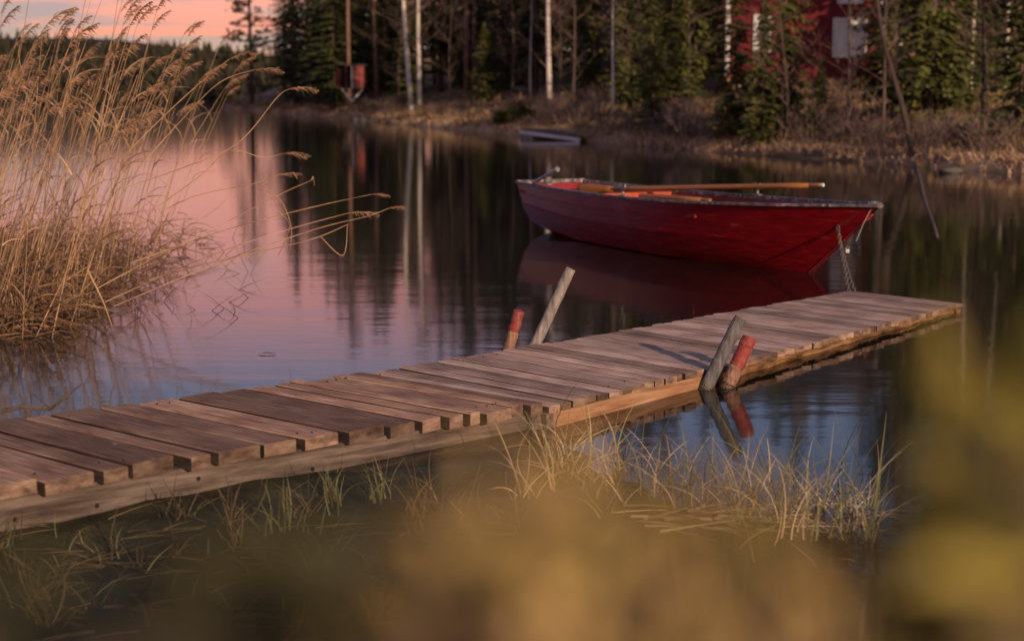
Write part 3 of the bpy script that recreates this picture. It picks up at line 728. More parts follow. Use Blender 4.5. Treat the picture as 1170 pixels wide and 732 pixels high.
# ------------------------------------------------------------------ jetty
jetty = empty('jetty', at_z(622, 458, .126).to_tuple()[:2] + (0,), 0, 'weathered wooden plank jetty running out low over the water', 'jetty')
jl = Vector(jetty.location)
A_R = [at_z(263, 513, .18), at_z(622, 458, .13)]; A_L = [at_z(76, 470, .18), at_z(418, 424.5, .13)]
B_R = [at_z(626, 464, .112), at_z(806, 420.5, .105)]; B_L = [at_z(421, 425, .112), at_z(628, 391, .105)]
C_R = [at_z(808, 423, .098), at_z(1099, 346, .065)]; C_L = [at_z(630, 391.5, .098), at_z(974, 331.5, .065)]
print('JETTY widths', [(A_R[i] - A_L[i]).length for i in (0, 1)], [(B_R[i] - B_L[i]).length for i in (0, 1)], [(C_R[i] - C_L[i]).length for i in (0, 1)],
      'lens', (A_R[1] - A_R[0]).length, (B_R[1] - B_R[0]).length, (C_R[1] - C_R[0]).length, A_R, C_R)
def lerp2(P, f): return P[0] + (P[1] - P[0]) * f
nail = MB()
def plank(Ls, Rs, f0, f1, th, mat, gap, jit):
    fm = (f0 + f1) / 2
    a, b_ = lerp2(Ls, fm), lerp2(Rs, fm)
    wd = ((lerp2(Ls, f1) - lerp2(Ls, f0)).length + (lerp2(Rs, f1) - lerp2(Rs, f0)).length) / 2
    d = b_ - a; L = d.length; ax = d.normalized()
    along = (lerp2(Rs, f1) - lerp2(Rs, f0)).normalized()
    wy = abs(along.dot(Vector((-ax.y, ax.x, 0)))) * wd - gap
    e0, e1 = rnd.uniform(-jit, jit), rnd.uniform(-jit, jit)
    c = (a + b_) / 2 + ax * (e0 + e1) / 2
    n_ = 14; bmv = MB(); hw_ = wy / 2; LL = L + (e1 - e0)
    sec = [(-hw_, -th), (-hw_, -.005), (-hw_ + .006, 0), (hw_ - .006, 0), (hw_, -.005), (hw_, -th)]
    seed = rnd.uniform(0, 99)
    for i in range(n_ + 1):
        x = -LL / 2 + LL * i / n_
        for (y, z) in sec:
            edge = .0035 * nn(x * 5, seed + y * 9) * (1 if abs(y) > hw_ - .006 else .3)
            bmv.v.append((x, y + edge, z + .002 * nn(x * 3, seed, 1 + y * 5)))
    m_ = len(sec)
    for i in range(n_):
        for j in range(m_):
            bmv.cur = 0 if j in (1, 2, 3) else 2  # sides and underside take the painted gap shade
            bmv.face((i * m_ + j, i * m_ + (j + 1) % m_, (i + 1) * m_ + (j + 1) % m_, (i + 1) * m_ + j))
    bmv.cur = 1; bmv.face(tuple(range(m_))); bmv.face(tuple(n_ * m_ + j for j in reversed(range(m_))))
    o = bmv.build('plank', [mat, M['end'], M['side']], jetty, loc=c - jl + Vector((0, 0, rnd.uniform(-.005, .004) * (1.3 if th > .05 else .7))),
                  rot=(rnd.uniform(-.022, .022), -math.asin(d.z / L), math.atan2(d.y, d.x) + rnd.uniform(-.006, .006)))
    return o
# near section: broad uneven boards
lenA = (A_R[1] - A_R[0]).length
f = -1.5
while f < .995:
    wd = rnd.choice([.20, .235, .14, .21]) / lenA if f < .62 else rnd.choice([.15, .12, .2, .11]) / lenA
    f1 = min(1, f + wd)
    if 1 - f1 < .03: f1 = 1
    plank(A_L, A_R, f, f1, .055 + rnd.uniform(-.006, .006), M['plank'], rnd.choice([.03, .045, .05, .022]), .022)
    f = f1
def run(Ls, Rs, wd0, mat, th, jit):
    ln = ((Rs[1] - Rs[0]).length + (Ls[1] - Ls[0]).length) / 2; n = round(ln / wd0)
    cuts = [0]; 
    for i in range(1, n): cuts.append((i + rnd.uniform(-.12, .12)) / n)
    cuts.append(1)
    for a, b_ in zip(cuts, cuts[1:]): plank(Ls, Rs, a, b_, th, mat, rnd.choice([.014, .02, .027]), jit)
run(B_L, B_R, .105, M['plank2'], .036, .010)
run(C_L, C_R, .115, M['plank2'], .036, .012)
def beam(name, a, b_, z0off, h, th, mat, inset, rough=0.0, mb_out=None):
    """beam under the edge from a to b; top z0off below the deck, height h"""
    d = b_ - a; L = d.length; ax = d.normalized(); side_ = Vector((-ax.y, ax.x, 0))
    n_ = max(4, int(L / .07)); bb = MB()
    for i in range(n_ + 1):
        x = L * i / n_
        for (y, z) in ((-th / 2, -h), (-th / 2 - rough * .3, -h * .5), (-th / 2, 0), (th / 2, 0), (th / 2, -h)):
            r1 = rough * nn(x * 4, y * 20, z * 9); r2 = rough * nn(x * 3 + 40, y * 9, z * 9)
            bb.v.append((x, y + r1, z + (r2 if z < -h * .4 else r2 * .2)))
    for i in range(n_):
        for j in range(5): bb.face((i * 5 + j, i * 5 + (j + 1) % 5, (i + 1) * 5 + (j + 1) % 5, (i + 1) * 5 + j))
    bb.face(tuple(range(5))); bb.face(tuple(n_ * 5 + j for j in reversed(range(5))))
    st = a + side_ * inset - Vector((0, 0, z0off))
    return bb.build(name, mat, jetty, loc=st - jl, rot=(0, -math.asin(d.z / L), math.atan2(d.y, d.x)))
Aext = A_R[0] + (A_R[0] - A_R[1]) * 1.5; ALext = A_L[0] + (A_L[0] - A_L[1]) * 1.5
beam('side_beam', Aext, A_R[1], .056, .20, .06, M['beam'], .065, .006)
beam('side_beam', ALext, A_L[1], .056, .20, .06, M['beam'], -.065, .006)
beam('side_beam', B_R[0], B_R[1], .038, .125, .05, M['beam_warm'], .03, .004)
beam('side_beam', B_L[0], B_L[1], .038, .085, .05, M['beam'], -.05, .004)
beam('side_log', C_R[0], C_R[1], .038, .075, .07, M['log'], .075, .032)
beam('side_log', C_L[0], C_L[1], .038, .10, .09, M['log'], -.075, .02)
# cross beam at the start of the second section and end boards
def crossb(Ls, Rs, f, zoff, h, th, mat):
    a, b_ = lerp2(Ls, f), lerp2(Rs, f); d = b_ - a
    bb = MB(); bb.box((d.length / 2, 0, -h / 2), (d.length - .03, th, h))
    bb.build('cross_beam', mat, jetty, loc=a + d.normalized() * .015 - Vector((0, 0, zoff)) - jl, rot=(0, 0, math.atan2(d.y, d.x)))
crossb(B_L, B_R, .012, .04, .13, .05, M['beam']); crossb(A_L, A_R, .97, .058, .16, .06, M['beam'])
crossb(C_L, C_R, .985, .04, .06, .05, M['log']); crossb(C_L, C_R, .02, .04, .1, .05, M['log'])
# nail heads on the boards
for Ls, Rs, f0, f1, st in ((A_L, A_R, -1.4, 1, .045), (B_L, B_R, 0, 1, .055)):
    f = f0
    while f < f1:
        a, b_ = lerp2(Ls, f), lerp2(Rs, f); d_ = (b_ - a).normalized()
        if rnd.random() < .5: f += st; continue
        for q_ in (a + d_ * rnd.uniform(.08, .11), b_ - d_ * rnd.uniform(.08, .11)):
            q_ = q_ + Vector((0, 0, -.004)); nail.tube([q_ - jl, q_ - jl + Vector((0, 0, .007))], .0034, 6)
        f += st * rnd.uniform(.7, 1.3)
tag(nail.build('nail_heads', M['dark'], jetty), kind='stuff')
# bolt heads on the near side beam
axA = (A_R[1] - Aext).normalized(); nrm = Vector((axA.y, -axA.x, 0)).normalized()
for k in range(7):
    fr = .3 + k * .095 + rnd.uniform(-.02, .02)
    p = Aext + (A_R[1] - Aext) * fr + Vector((0, 0, -.056 - rnd.choice([.05, .09, .13]))) - nrm * .032
    mb = MB(); mb.tube([p - jl, p - jl + nrm * .004], .009, 8); mb.build('bolt', M['dark'], jetty)

# ------------------------------------------------------------------ posts by the jetty
def post(name, foot, top, r, mats, split, label, top_cut=True):
    root = empty(name, foot, 0, label, 'post', 'mooring posts beside the jetty')
    d = top - foot; L = d.length; ax = d.normalized()
    def seg(f0, f1, rr, mat, nm):
        bb = MB(); n_ = 14; pts = []; rd = []
        for i in range(n_ + 1):
            f = f0 + (f1 - f0) * i / n_
            pts.append(ax * L * f + Vector((.004 * nn(f * 9, 1, r * 50), .004 * nn(f * 9, 7, r * 50), 0))); rd.append(rr * (1 + .05 * nn(f * 14, 3, r * 90)))
        rd[-1] *= .93
        bb.tube(pts, rd, 16); bb.build(nm, mat, root, smooth=False)
    seg(-.27, .1, r * 1.012, M['dark_wet'], 'wet_foot')
    if split:
        seg(-.25, split, r, mats[0], 'shaft'); seg(split, 1, r * 1.003, mats[1], 'painted_top')
    else: seg(-.25, 1, r, mats[0], 'shaft')
    return root
# behind: feet in the water beyond the left edge
f1 = at_y(577, 420, 9.55); f1.z = -.02
post('mooring_post', f1, at_y(593, 355, 9.55), .033, [M['post_brown'], M['post_paint']], .62, 'short post with worn red top on the far side of the jetty')
f2 = at_y(601, 420, 9.5); f2.z = -.02
post('mooring_post', f2, at_y(652, 307, 9.5), .032, [M['post_grey']], None, 'tall bleached grey post leaning right beyond the jetty')
p3 = at_z(806, 444, 0)
post('mooring_post', p3, at_y(846, 363, p3.y + .05), .036, [M['post_dark']], None, 'dark grey post leaning right at the near edge of the jetty')
p4 = at_z(831, 443, 0); p4.y += .02
post('mooring_post', p4, at_y(857, 385, p4.y + .05), .041, [M['post_brown'], M['post_paint']], .42, 'thick post with faded red top leaning behind the grey post')

# ------------------------------------------------------------------ rowing boat
bow_foot = at_z(1003, 325, 0); st_foot = at_z(592, 264, 0)
ZB, ZS = (at_y(1003, 235, bow_foot.y)).z, (at_y(592, 208, st_foot.y)).z
ax0 = (bow_foot - st_foot).normalized(); perp = Vector((-ax0.y, ax0.x, 0))
if perp.y < 0: perp = -perp                      # away from the camera
HT = .42                                         # half transom width
st_c = st_foot + perp * HT
axb = (bow_foot - st_c); BL = axb.length; yaw = math.atan2(axb.y, axb.x)
print('BOAT', BL, ZB, ZS, bow_foot, st_foot)
boat = empty('rowing_boat', (st_c.x, st_c.y, 0), yaw, 'red wooden rowing boat moored with its bow over the jetty end', 'boat')
# local: x from stern (0) to bow (BL), y to the far side (+), z up
def halfb(f):   # gunwale half width
    if f < .45: return HT + (.60 - HT) * math.sin(f / .45 * math.pi / 2)
    g = (f - .45) / .55
    return .60 * (1 - g ** 2.3) + .012
def gun(f):
    return ZS + (ZB - ZS) * (f ** 2.2) - .025 * math.sin(math.pi * min(1, f * 1.05)) ** 1.0
STEM = .66
def hull_pt(f, s, side):
    """s 0 keel .. 1 gunwale"""
    bgw = halfb(f); zg = gun(f)
    keel = -.14 + (.17 if f < .0 else 0) + .13 * max(0, 1 - f / .25) ** 1.3 + .02
    # profile widths
    prof_ = [(0, .0, 0.0), (.18, .38, .06), (.38, .70, .2), (.56, .86, .42), (.66, .935, .56), (.67, .895, .55), (.84, .965, .79), (.85, .945, .785), (1, 1, 1)]
    for (s0, w0_, h0), (s1, w1_, h1) in zip(prof_, prof_[1:]):
        if s <= s1:
            t_ = (s - s0) / (s1 - s0); wv = w0_ + (w1_ - w0_) * t_; hv = h0 + (h1 - h0) * t_; break
    vv = max(0, (f - .55) / .45)      # sections become V shaped toward the bow
    wv = wv * (1 - vv) + (hv ** .8) * vv
    z = keel + (zg - keel) * hv
    x = f * BL
    # rake of stem and transom
    fore = max(0, (f - .5) / .5) ** 2.0
    x -= fore * 1.12 * (1 - hv)
    x += (1 - f) ** 6 * .14 * (1 - hv)
    return Vector((x, side * bgw * wv, z))
SS = [0, .09, .18, .28, .38, .47, .56, .61, .66, .67, .76, .84, .85, .93, 1]
NF = 48
def hull_mesh(off=0.0, smin=0):
    h = MB(); ring = [(-1, s) for s in reversed(SS)] + [(1, s) for s in SS[1:]]
    for i in range(NF + 1):
        f = i / NF
        for sd_, s in ring:
            p = hull_pt(f, s, sd_)
            if off: p = Vector((p.x - off * .4, p.y * (1 - off / max(.1, halfb(f)) if halfb(f) > .1 else .5), p.z + off * (1.2 * (1 - s))))
            h.v.append(tuple(p))
    m_ = len(ring)
    for i in range(NF):
        for j in range(m_ - 1): h.face((i * m_ + j, (i + 1) * m_ + j, (i + 1) * m_ + j + 1, i * m_ + j + 1))
    return h, m_
h, m_ = hull_mesh(); hull = h.build('hull', M['hull'], boat, smooth=True)
h.face
me = hull.data; 
bm = bmesh.new(); bm.from_mesh(me)
for e_ in bm.edges:
    if len(e_.link_faces) == 2 and e_.calc_face_angle(0) > R(28): e_.smooth = False
bm.to_mesh(me); bm.free()
h2, m2 = hull_mesh(.022)
h2.mi = [0 if (k // (m2 - 1)) / NF < .30 else 1 for k in range(len(h2.f))]  # sunlit tone toward the stern, shaded tone forward of the bulkhead
h2.build('inner_lining', [M['inner'], M['inner_red']], boat, smooth=True)
tb = MB(); ring = [hull_pt(0, s, -1) for s in reversed(SS)] + [hull_pt(0, s, 1) for s in SS[1:]]
tb.poly([p + Vector((.0, 0, 0)) for p in ring]); tb.poly([p + Vector((.03, 0, 0)) for p in reversed(ring)]); tb.build('transom', M['hull'], boat)
for sd_ in (-1, 1):
    r_ = MB(); rows = []
    for i in range(NF + 1):
        f = i / NF; p = hull_pt(f, 1, sd_); inw = Vector((0, -sd_, 0)) * (.032 if halfb(f) > .08 else halfb(f) * .9)
        outw = Vector((0, sd_, 0)) * .02
        rows.append([p + outw + Vector((0, 0, -.012)), p + outw + Vector((0, 0, .010)), p + inw + Vector((0, 0, .010)), p + inw + Vector((0, 0, -.024))])
    for row in rows: r_.v.extend([tuple(q) for q in row])
    for i in range(NF):
        for j in range(4): r_.face((i * 4 + j, i * 4 + (j + 1) % 4, (i + 1) * 4 + (j + 1) % 4, (i + 1) * 4 + j))
    r_.face((0, 1, 2, 3)); r_.face(tuple(NF * 4 + j for j in (3, 2, 1, 0)))
    r_.build('gunwale', M['rail'], boat)
r_ = MB(); r_.box((.02, 0, gun(0) + .0), (.07, HT * 2 + .02, .04)); r_.build('transom_rail', M['rail'], boat)
# bow cap that overhangs the stem
r_ = MB(); zz = gun(1); r_.tube([(BL - .28, 0, gun(.94) + .003), (BL - .05, 0, zz + .008), (BL + .01, 0, zz + .01)], [.036, .026, .014], 10); r_.build('bow_cap', M['rail'], boat, smooth=True)
r_ = MB(); stp = [hull_pt(1, s, 1) * 1.0 for s in SS]; stp = [Vector((p.x + .012, 0, p.z)) for p in stp]; r_.tube(stp[:-1], .014, 8); r_.build('stem_band', M['hull'], boat, smooth=True)
# seats and bulkhead
def thwart(f, wd, drop):
    z = gun(f) - drop; hb2 = halfb(f) * .93
    q = MB(); q.box((f * BL, 0, z), (wd, hb2 * 2, .028)); q.build('seat', M['inner_red'], boat)
thwart(.40, .24, .15); thwart(.64, .24, .13)
q = MB(); q.box((.30, 0, gun(.07) - .1), (.5, halfb(.05) * 1.86, .028)); q.build('seat', M['inner_red'], boat)
q = MB(); fb = .30; hb2 = halfb(fb) * .93; zb2 = gun(fb)
q.poly([(fb * BL, -hb2, zb2 - .02), (fb * BL, hb2, zb2 - .02), (fb * BL, hb2 * .8, zb2 - .35), (fb * BL, -hb2 * .8, zb2 - .35)])
q.poly([(fb * BL + .02, -hb2, zb2 - .02), (fb * BL + .02, -hb2 * .8, zb2 - .35), (fb * BL + .02, hb2 * .8, zb2 - .35), (fb * BL + .02, hb2, zb2 - .02)])
q.poly([(fb * BL, -hb2, zb2 - .02), (fb * BL + .02, -hb2, zb2 - .02), (fb * BL + .02, hb2, zb2 - .02), (fb * BL, hb2, zb2 - .02)])
q.build('bulkhead', M['inner'], boat)  # carries the painted sunlit tone
q = MB(); q.poly([(BL * .84, -.30, gun(.84) - .03), (BL * .84, .30, gun(.84) - .03), (BL * .99, 0, gun(.99) - .01)]); q.build('foredeck', M['hull'], boat)
# rowlocks
def rowlock(f, sd_, rotx=0, name='rowlock'):
    p = hull_pt(f, 1, sd_) + Vector((0, -sd_ * .015, .012)); q = MB()
    q.tube([p, p + Vector((0, 0, .05))], .012, 8)
    q.tube([p + Vector((-.045, 0, .12)), p + Vector((-.04, 0, .075)), p + Vector((0, 0, .045)), p + Vector((.04, 0, .075)), p + Vector((.045, 0, .12))], .009, 8)
    q.box(p + Vector((0, 0, .004)), (.12, .045, .012)); q.build(name, M['metal'], boat, smooth=True)
rowlock(.56, 1); rowlock(.46, -1)
# folded grey bracket near the stern on the near gunwale
p = hull_pt(.13, 1, -1) + Vector((0, .02, .03)); q = MB()
q.tube([p + Vector((-.24, 0, 0)), p + Vector((.16, .03, .13))], .02, 10); q.tube([p + Vector((.10, .025, .105)), p + Vector((.26, .04, .17))], .03, 10)
q.tube([p + Vector((.1, 0, 0)), p + Vector((.06, .02, .08))], .010, 8); q.tube([p + Vector((-.05, 0, 0)), p + Vector((.12, .05, .02))], .010, 8); q.tube([p + Vector((.0, 0, 0)), p + Vector((.08, .0, .08))], .009, 8)
q.box(p + Vector((0, 0, .004)), (.34, .05, .012)); q.build('stern_bracket', M['metal'], boat)
# mooring ring low on the near side of the bow
def proj(p):
    q_ = p - Vector((0, 0, CH)); zc = q_.y * CP - q_.z * SP; yc = q_.y * SP + q_.z * CP
    return W0 / 2 + FPX * q_.x / zc, H0 / 2 - FPX * yc / zc
BM0 = Matrix.Translation((st_c.x, st_c.y, 0)) @ Matrix.Rotation(yaw, 4, 'Z')
best = min(((proj(BM0 @ hull_pt(f_ / 100, s_ / 20, -1)), f_, s_) for f_ in range(85, 101) for s_ in range(6, 20)), key=lambda t_: (t_[0][0] - 958) ** 2 + (t_[0][1] - 260) ** 2)
print('RING', best)
q = MB(); sp_ = hull_pt(best[1] / 100, best[2] / 20, -1) + Vector((.0, -.02, 0)); pts = [sp_ + Vector((.02 * math.cos(a), .0, .02 * math.sin(a))) for a in [i * math.pi / 5 for i in range(11)]]
q.tube(pts, .005, 6); q.build('mooring_ring', M['metal'], boat)
bpy.context.view_layer.update()
BM = Matrix.Translation((st_c.x, st_c.y, 0)) @ Matrix.Rotation(yaw, 4, 'Z')
# oars (rest on the boat: top-level)
def oar(p_blade, p_grip, label):
    d = p_grip - p_blade; L = d.length; ax = d.normalized()
    root = empty('oar', p_blade, 0, label, 'oar', 'oars lying in the boat')
    s_ = MB(); s_.tube([ax * .55, ax * .9, ax * (L - .5), ax * (L - .14)], [.022, .026, .026, .022], 10); s_.build('shaft', M['oar'], root, smooth=True)
    g_ = MB(); g_.tube([ax * (L - .14), ax * (L - .13), ax * (L - .02), ax * L], [.017, .019, .021, .016], 10); g_.build('grip', M['oar'], root, smooth=True)
    side_ = Vector((-ax.y, ax.x, 0)).normalized(); nrm_ = Vector((0, 0, 1))
    b_ = MB(); secs = [(0, .055), (.05, .066), (.25, .062), (.45, .04), (.58, .026)]
    for x, w_ in secs:
        for k in range(8):
            a = k * math.pi / 4
            b_.v.append(tuple(ax * x + nrm_ * w_ * math.cos(a) + side_ * (.009 + .012 * x / .58) * math.sin(a)))
    for i in range(len(secs) - 1):
        for k in range(8): b_.face((i * 8 + k, i * 8 + (k + 1) % 8, (i + 1) * 8 + (k + 1) % 8, (i + 1) * 8 + k))
    b_.face(tuple(reversed(range(8)))); b_.face(tuple((len(secs) - 1) * 8 + k for k in range(8)))
    b_.build('blade', M['oar'], root, smooth=True)
    if 'highest' in label:
        c_ = MB(); c_.tube([ax * (L - .001), ax * (L + .03)], .018, 10); c_.build('tip', M['white'], root)
def bl(f, y, z): return BM @ Vector((f * BL, y, z))
oar(at_y(660, 216.5, bl(.14, .10, 0).y), at_y(938, 211.5, bl(.66, .42, 0).y), 'varnished oar lying highest along the boat with its pale grip end outwards')
oar(at_y(668, 219, bl(.14, .25, 0).y), at_y(812, 229, bl(.5, .2, 0).y), 'darker oar lying low inside the boat under the other')

# ------------------------------------------------------------------ mooring chain
ring_w = BM @ sp_
endp = at_z(977, 333, .067)
chn = empty('mooring_chain', ring_w, 0, 'rusty double chain hanging from the boat stem to the jetty end', 'chain')
def chain(a, b_, sag, n_):
    pts = [a.lerp(b_, i / n_) + Vector((0, 0, -sag * math.sin(math.pi * i / n_))) for i in range(n_ + 1)]
    for i in range(n_):
        p, q2 = pts[i], pts[i + 1]; d = (q2 - p); L = d.length * 1.25; ax = d.normalized()
        s1 = ax.cross(Vector((1, .3, .1))).normalized(); s2 = ax.cross(s1)
        sd_ = s1 if i % 2 else s2; c = (p + q2) / 2 - ring_w; lk = MB(); loop = []
        for k in range(13):
            a_ = k * math.pi / 6; loop.append(c + ax * (L / 2) * math.cos(a_) + sd_ * .011 * math.sin(a_))
        lk.tube(loop, .0038, 6, False); lk.build('link', M['chain'], chn, smooth=True)
chain(ring_w, endp, .05, 22)
chain(ring_w + Vector((.0, 0, -.02)), endp + Vector((-.05, -.02, 0)), .015, 21)
lkp = ring_w.lerp(endp, .33) + Vector((.03, -.02, -.03))
pl = empty('padlock', lkp, 0, 'small pale padlock hanging on the mooring chain', 'padlock')
q = MB(); q.box((0, 0, 0), (.034, .018, .034)); q.build('lock_body', M['metal'], pl, bevel=.005)
q = MB(); q.tube([Vector((.013 * math.cos(a), 0, .02 + .02 * math.sin(a))) for a in [i * math.pi / 6 for i in range(7)]], .004, 6); q.build('shackle', M['metal'], pl)
rp = MB(); r0 = BM @ Vector((BL - .12, -.03, gun(.98))); r1 = at_y(978, 276, r0.y - .1)
rp.tube([r0 + Vector((0, 0, .03)), r0 + Vector((.02, -.02, -.03)), r0.lerp(r1, .5) + Vector((.012, 0, 0)), r1], .0035, 5)
tag(rp.build('rope', M['rope']), 'thin loose rope end hanging from the bow of the red boat', 'rope')

# ------------------------------------------------------------------ reeds
def plume(mb, p, d, L, seed=0):
    """drooping one-sided seed head"""
    q = Vector(p); dd = Vector(d).normalized(); pts = [q.copy()]
    n_ = 12
    for k in range(n_):
        dd = (dd + Vector((.045, 0, -.05))).normalized(); q = q + dd * L / n_; pts.append(q.copy())
        wv = math.sin(math.pi * (k + 1.3) / (n_ + 1.6))
        for j in range(6):
            sdv = Vector((rnd.uniform(-.2, 1), rnd.uniform(-.7, .7), rnd.uniform(-1.4, .35))).normalized()
            mb.blade(q, dd * rnd.uniform(.3, 1.1) + sdv, L * .32 * wv * rnd.uniform(.3, 1.15), L * .028, Vector((.2, 0, -rnd.uniform(.3, 1.1))), 3)
    mb.tube(pts, .0022, 3, False)
def make_reed(Ht, lean, seed, leaves=1):
    global rnd
    keep = rnd; rnd = random.Random(seed)
    root = empty('reed'); st = MB(); pts = []; d = Vector((lean, rnd.uniform(-.1, .1), 1)).normalized(); p = Vector((0, 0, -.15))
    n_ = 8
    for k in range(n_ + 1):
        pts.append(p.copy()); d = (d + Vector((.012, 0, -.002))).normalized(); p = p + d * (Ht + .15) / n_
    st.tube(pts, [.0042 - .0026 * k / n_ for k in range(n_ + 1)], 4, False)
    for k in range(leaves):
        i = rnd.randint(2, 7); sd_ = rnd.choice([-1, 1])
        st.blade(pts[i], Vector((sd_ * .5 + .25, rnd.uniform(-.5, .5), .9)), rnd.uniform(.15, .4), .011, Vector((sd_ * .8, 0, -1.2)), 4)
    st.build('stalk', M['reed'], root)
    pl_ = MB(); plume(pl_, pts[-1], d, rnd.uniform(.16, .27)); pl_.build('seed_head', M['plume'], root)
    rnd = keep
    return root
reeds = [make_reed(1.95, .24, 71), make_reed(1.75, .34, 72), make_reed(2.15, .18, 73), make_reed(1.6, .38, 74, 3), make_reed(1.9, .28, 75, 3)]
def reed_xy():
    while True:
        py = rnd.uniform(275, 388); px = rnd.uniform(-230, 235)
        lim = 232 - (py - 285) * 1.75
        if px < lim and (px < 60 or rnd.random() < 1.0 - (px - 60) / 230): return at_z(px, py, 0)
for i in range(150):
    p = reed_xy(); p.z = 0
    if i < 5:
        rr_ = reeds[i]; rr_.location = p; tag(rr_, 'dry tan reed with drooping seed head standing in the reed bed', 'reed', 'seed-headed reeds of the reed bed'); continue
    s = rnd.uniform(.85, 1.22)
    dup(rnd.choice(reeds), p, (rnd.uniform(-.12, .12), rnd.uniform(-.12, .14), rnd.uniform(-.6, .6)), (s, s, s * rnd.uniform(.9, 1.08)),
        'dry tan reed with drooping seed head standing in the reed bed', 'reed', 'seed-headed reeds of the reed bed')
rs = MB()
for i in range(190):
    p = reed_xy(); Ht = rnd.uniform(.7, 2.1); d = Vector((rnd.gauss(.26, .13), rnd.uniform(-.2, .2), 1)).normalized(); pts = []
    q = p.copy(); q.z = -.1
    for k in range(6): pts.append(q.copy()); d = (d + Vector((.012, 0, 0))).normalized(); q = q + d * Ht / 5
    rs.tube(pts, [.0038 - .00045 * k for k in range(6)], 3, False)
    for k in range(1): rs.blade(pts[rnd.randint(2, 5)], Vector((rnd.uniform(-.5, .9), rnd.uniform(-.5, .5), .8)), rnd.uniform(.15, .4), .010, Vector((rnd.uniform(-.6, 1), 0, -1.3)), 4)
tag(rs.build('reed_bed', M['reed']), 'dense stand of dry tan reed stalks along the left side', 'reeds', kind='stuff')
lt_ = MB()
for i in range(5600):
    p = reed_xy(); z = abs(rnd.gauss(0, .15)); 
    if z > .75: continue
    p.z = z - .03
    lt_.blade(p, Vector((rnd.gauss(.25, .7), rnd.uniform(-.6, .6), rnd.uniform(-.15, 1.0))), rnd.uniform(.15, .5), rnd.uniform(.006, .012), Vector((rnd.uniform(-1, 1), rnd.uniform(-.6, .6), rnd.uniform(-1.6, .2))), 4)
tag(lt_.build('reed_litter', M['litter']), 'tangle of broken brown reed leaves at the foot of the reed bed', 'reeds', kind='stuff')
# long bent reeds reaching over the water
def bent(pxs, Y, label, head=True, hl_=.2, r0=.0045, head_dir=(1, 0, -.1)):
    P = [at_y(x, y, Y + i * .05) for i, (x, y) in enumerate(pxs)]
    root = empty('bent_reed', P[0], 0, label, 'reed', 'bent reeds reaching over the water')
    pts = []
    for i in range(len(P) - 1):
        a, b2, c, d = P[max(0, i - 1)], P[i], P[i + 1], P[min(len(P) - 1, i + 2)]
        for k in range(5):
            t_ = k / 5; pts.append(.5 * ((2 * b2) + (c - a) * t_ + (2 * a - 5 * b2 + 4 * c - d) * t_ ** 2 + (3 * b2 - a - 3 * c + d) * t_ ** 3) - P[0])
    pts.append(P[-1] - P[0])
    s_ = MB(); s_.tube(pts, [r0 - (r0 - .002) * k / len(pts) for k in range(len(pts))], 5, False); s_.build('stalk', M['reed'], root)
    if head:
        dv = (pts[-1] - pts[-3]).normalized(); h_ = MB(); plume(h_, pts[-1], dv, hl_); h_.build('seed_head', M['plume'], root)
bent([(120, 345), (240, 292), (330, 262), (400, 243)], 11.2, 'long bent reed with full seed head ending over dark water', hl_=.2)
bent([(130, 350), (250, 300), (360, 262), (420, 247), (444, 238)], 11.0, 'longest bent reed reaching farthest right over the water', hl_=.12)
bent([(150, 300), (260, 262), (360, 236), (425, 222)], 11.6, 'bent reed arching above its neighbours with a small hanging head', hl_=.13)
bent([(110, 330), (200, 282), (262, 252), (320, 222), (356, 206)], 11.3, 'bent reed ending in a short broken hook', head=False)
bent([(356, 206), (358, 202), (359, 212)], 11.5, 'short hooked tip of dry reed above the dark water', head=False)
bent([(170, 320), (240, 300), (330, 280), (366, 270), (398, 256)], 11.0, 'zigzag broken reed, upper stem of the folded pair', head=False)
bent([(366, 270), (392, 292), (397, 256)], 11.1, 'folded V shaped broken reed over the water', head=False)
bent([(140, 215), (200, 195), (270, 165), (316, 112), (330, 102)], 11.0, 'reed leaning right with a full seed head against the dark bank', hl_=.22)
bent([(175, 240), (230, 200), (262, 172), (300, 180), (322, 176)], 11.4, 'reed bowing right with seed head before the dark water', hl_=.2)
bent([(150, 260), (220, 225), (290, 210), (318, 200)], 11.2, 'reed with a low hanging seed head beside the pink reflection', hl_=.16)
bent([(160, 190), (205, 140), (250, 95), (290, 80)], 11.2, 'reed stretching up right to the dark trees with drooping head', hl_=.2)
bent([(140, 180), (190, 130), (240, 85), (262, 68)], 11.5, 'reed stretching up right toward the lone pine', hl_=.2)
bent([(298, 215), (320, 228), (333, 262), (328, 300)], 11.3, 'curved reed leaf hanging in an arc toward the water', head=False, r0=.003)
bent([(302, 205), (318, 240), (331, 258), (318, 292)], 11.2, 'second curved leaf arc beside the hanging reed', head=False, r0=.0028)
bent([(100, 308), (118, 345), (128, 373)], 9.6, 'single pale broken stalk standing out before the brown tangle', head=False, r0=.007)
# sparse sticks in the water at right of the bed
sk = MB()
for i in range(70):
    p = at_z(rnd.uniform(150, 290), rnd.uniform(255, 372), 0); p.z = -.02
    sk.blade(p, Vector((rnd.uniform(-1.2, 1.2), rnd.uniform(-.5, .5), rnd.uniform(.15, 1))), rnd.uniform(.1, .35), .007, Vector((rnd.uniform(-.3, .3), 0, -.35)), 2)
tag(sk.build('broken_reed_bits', M['litter']), 'dark broken reed bits sticking out of the water', 'reeds', kind='stuff')

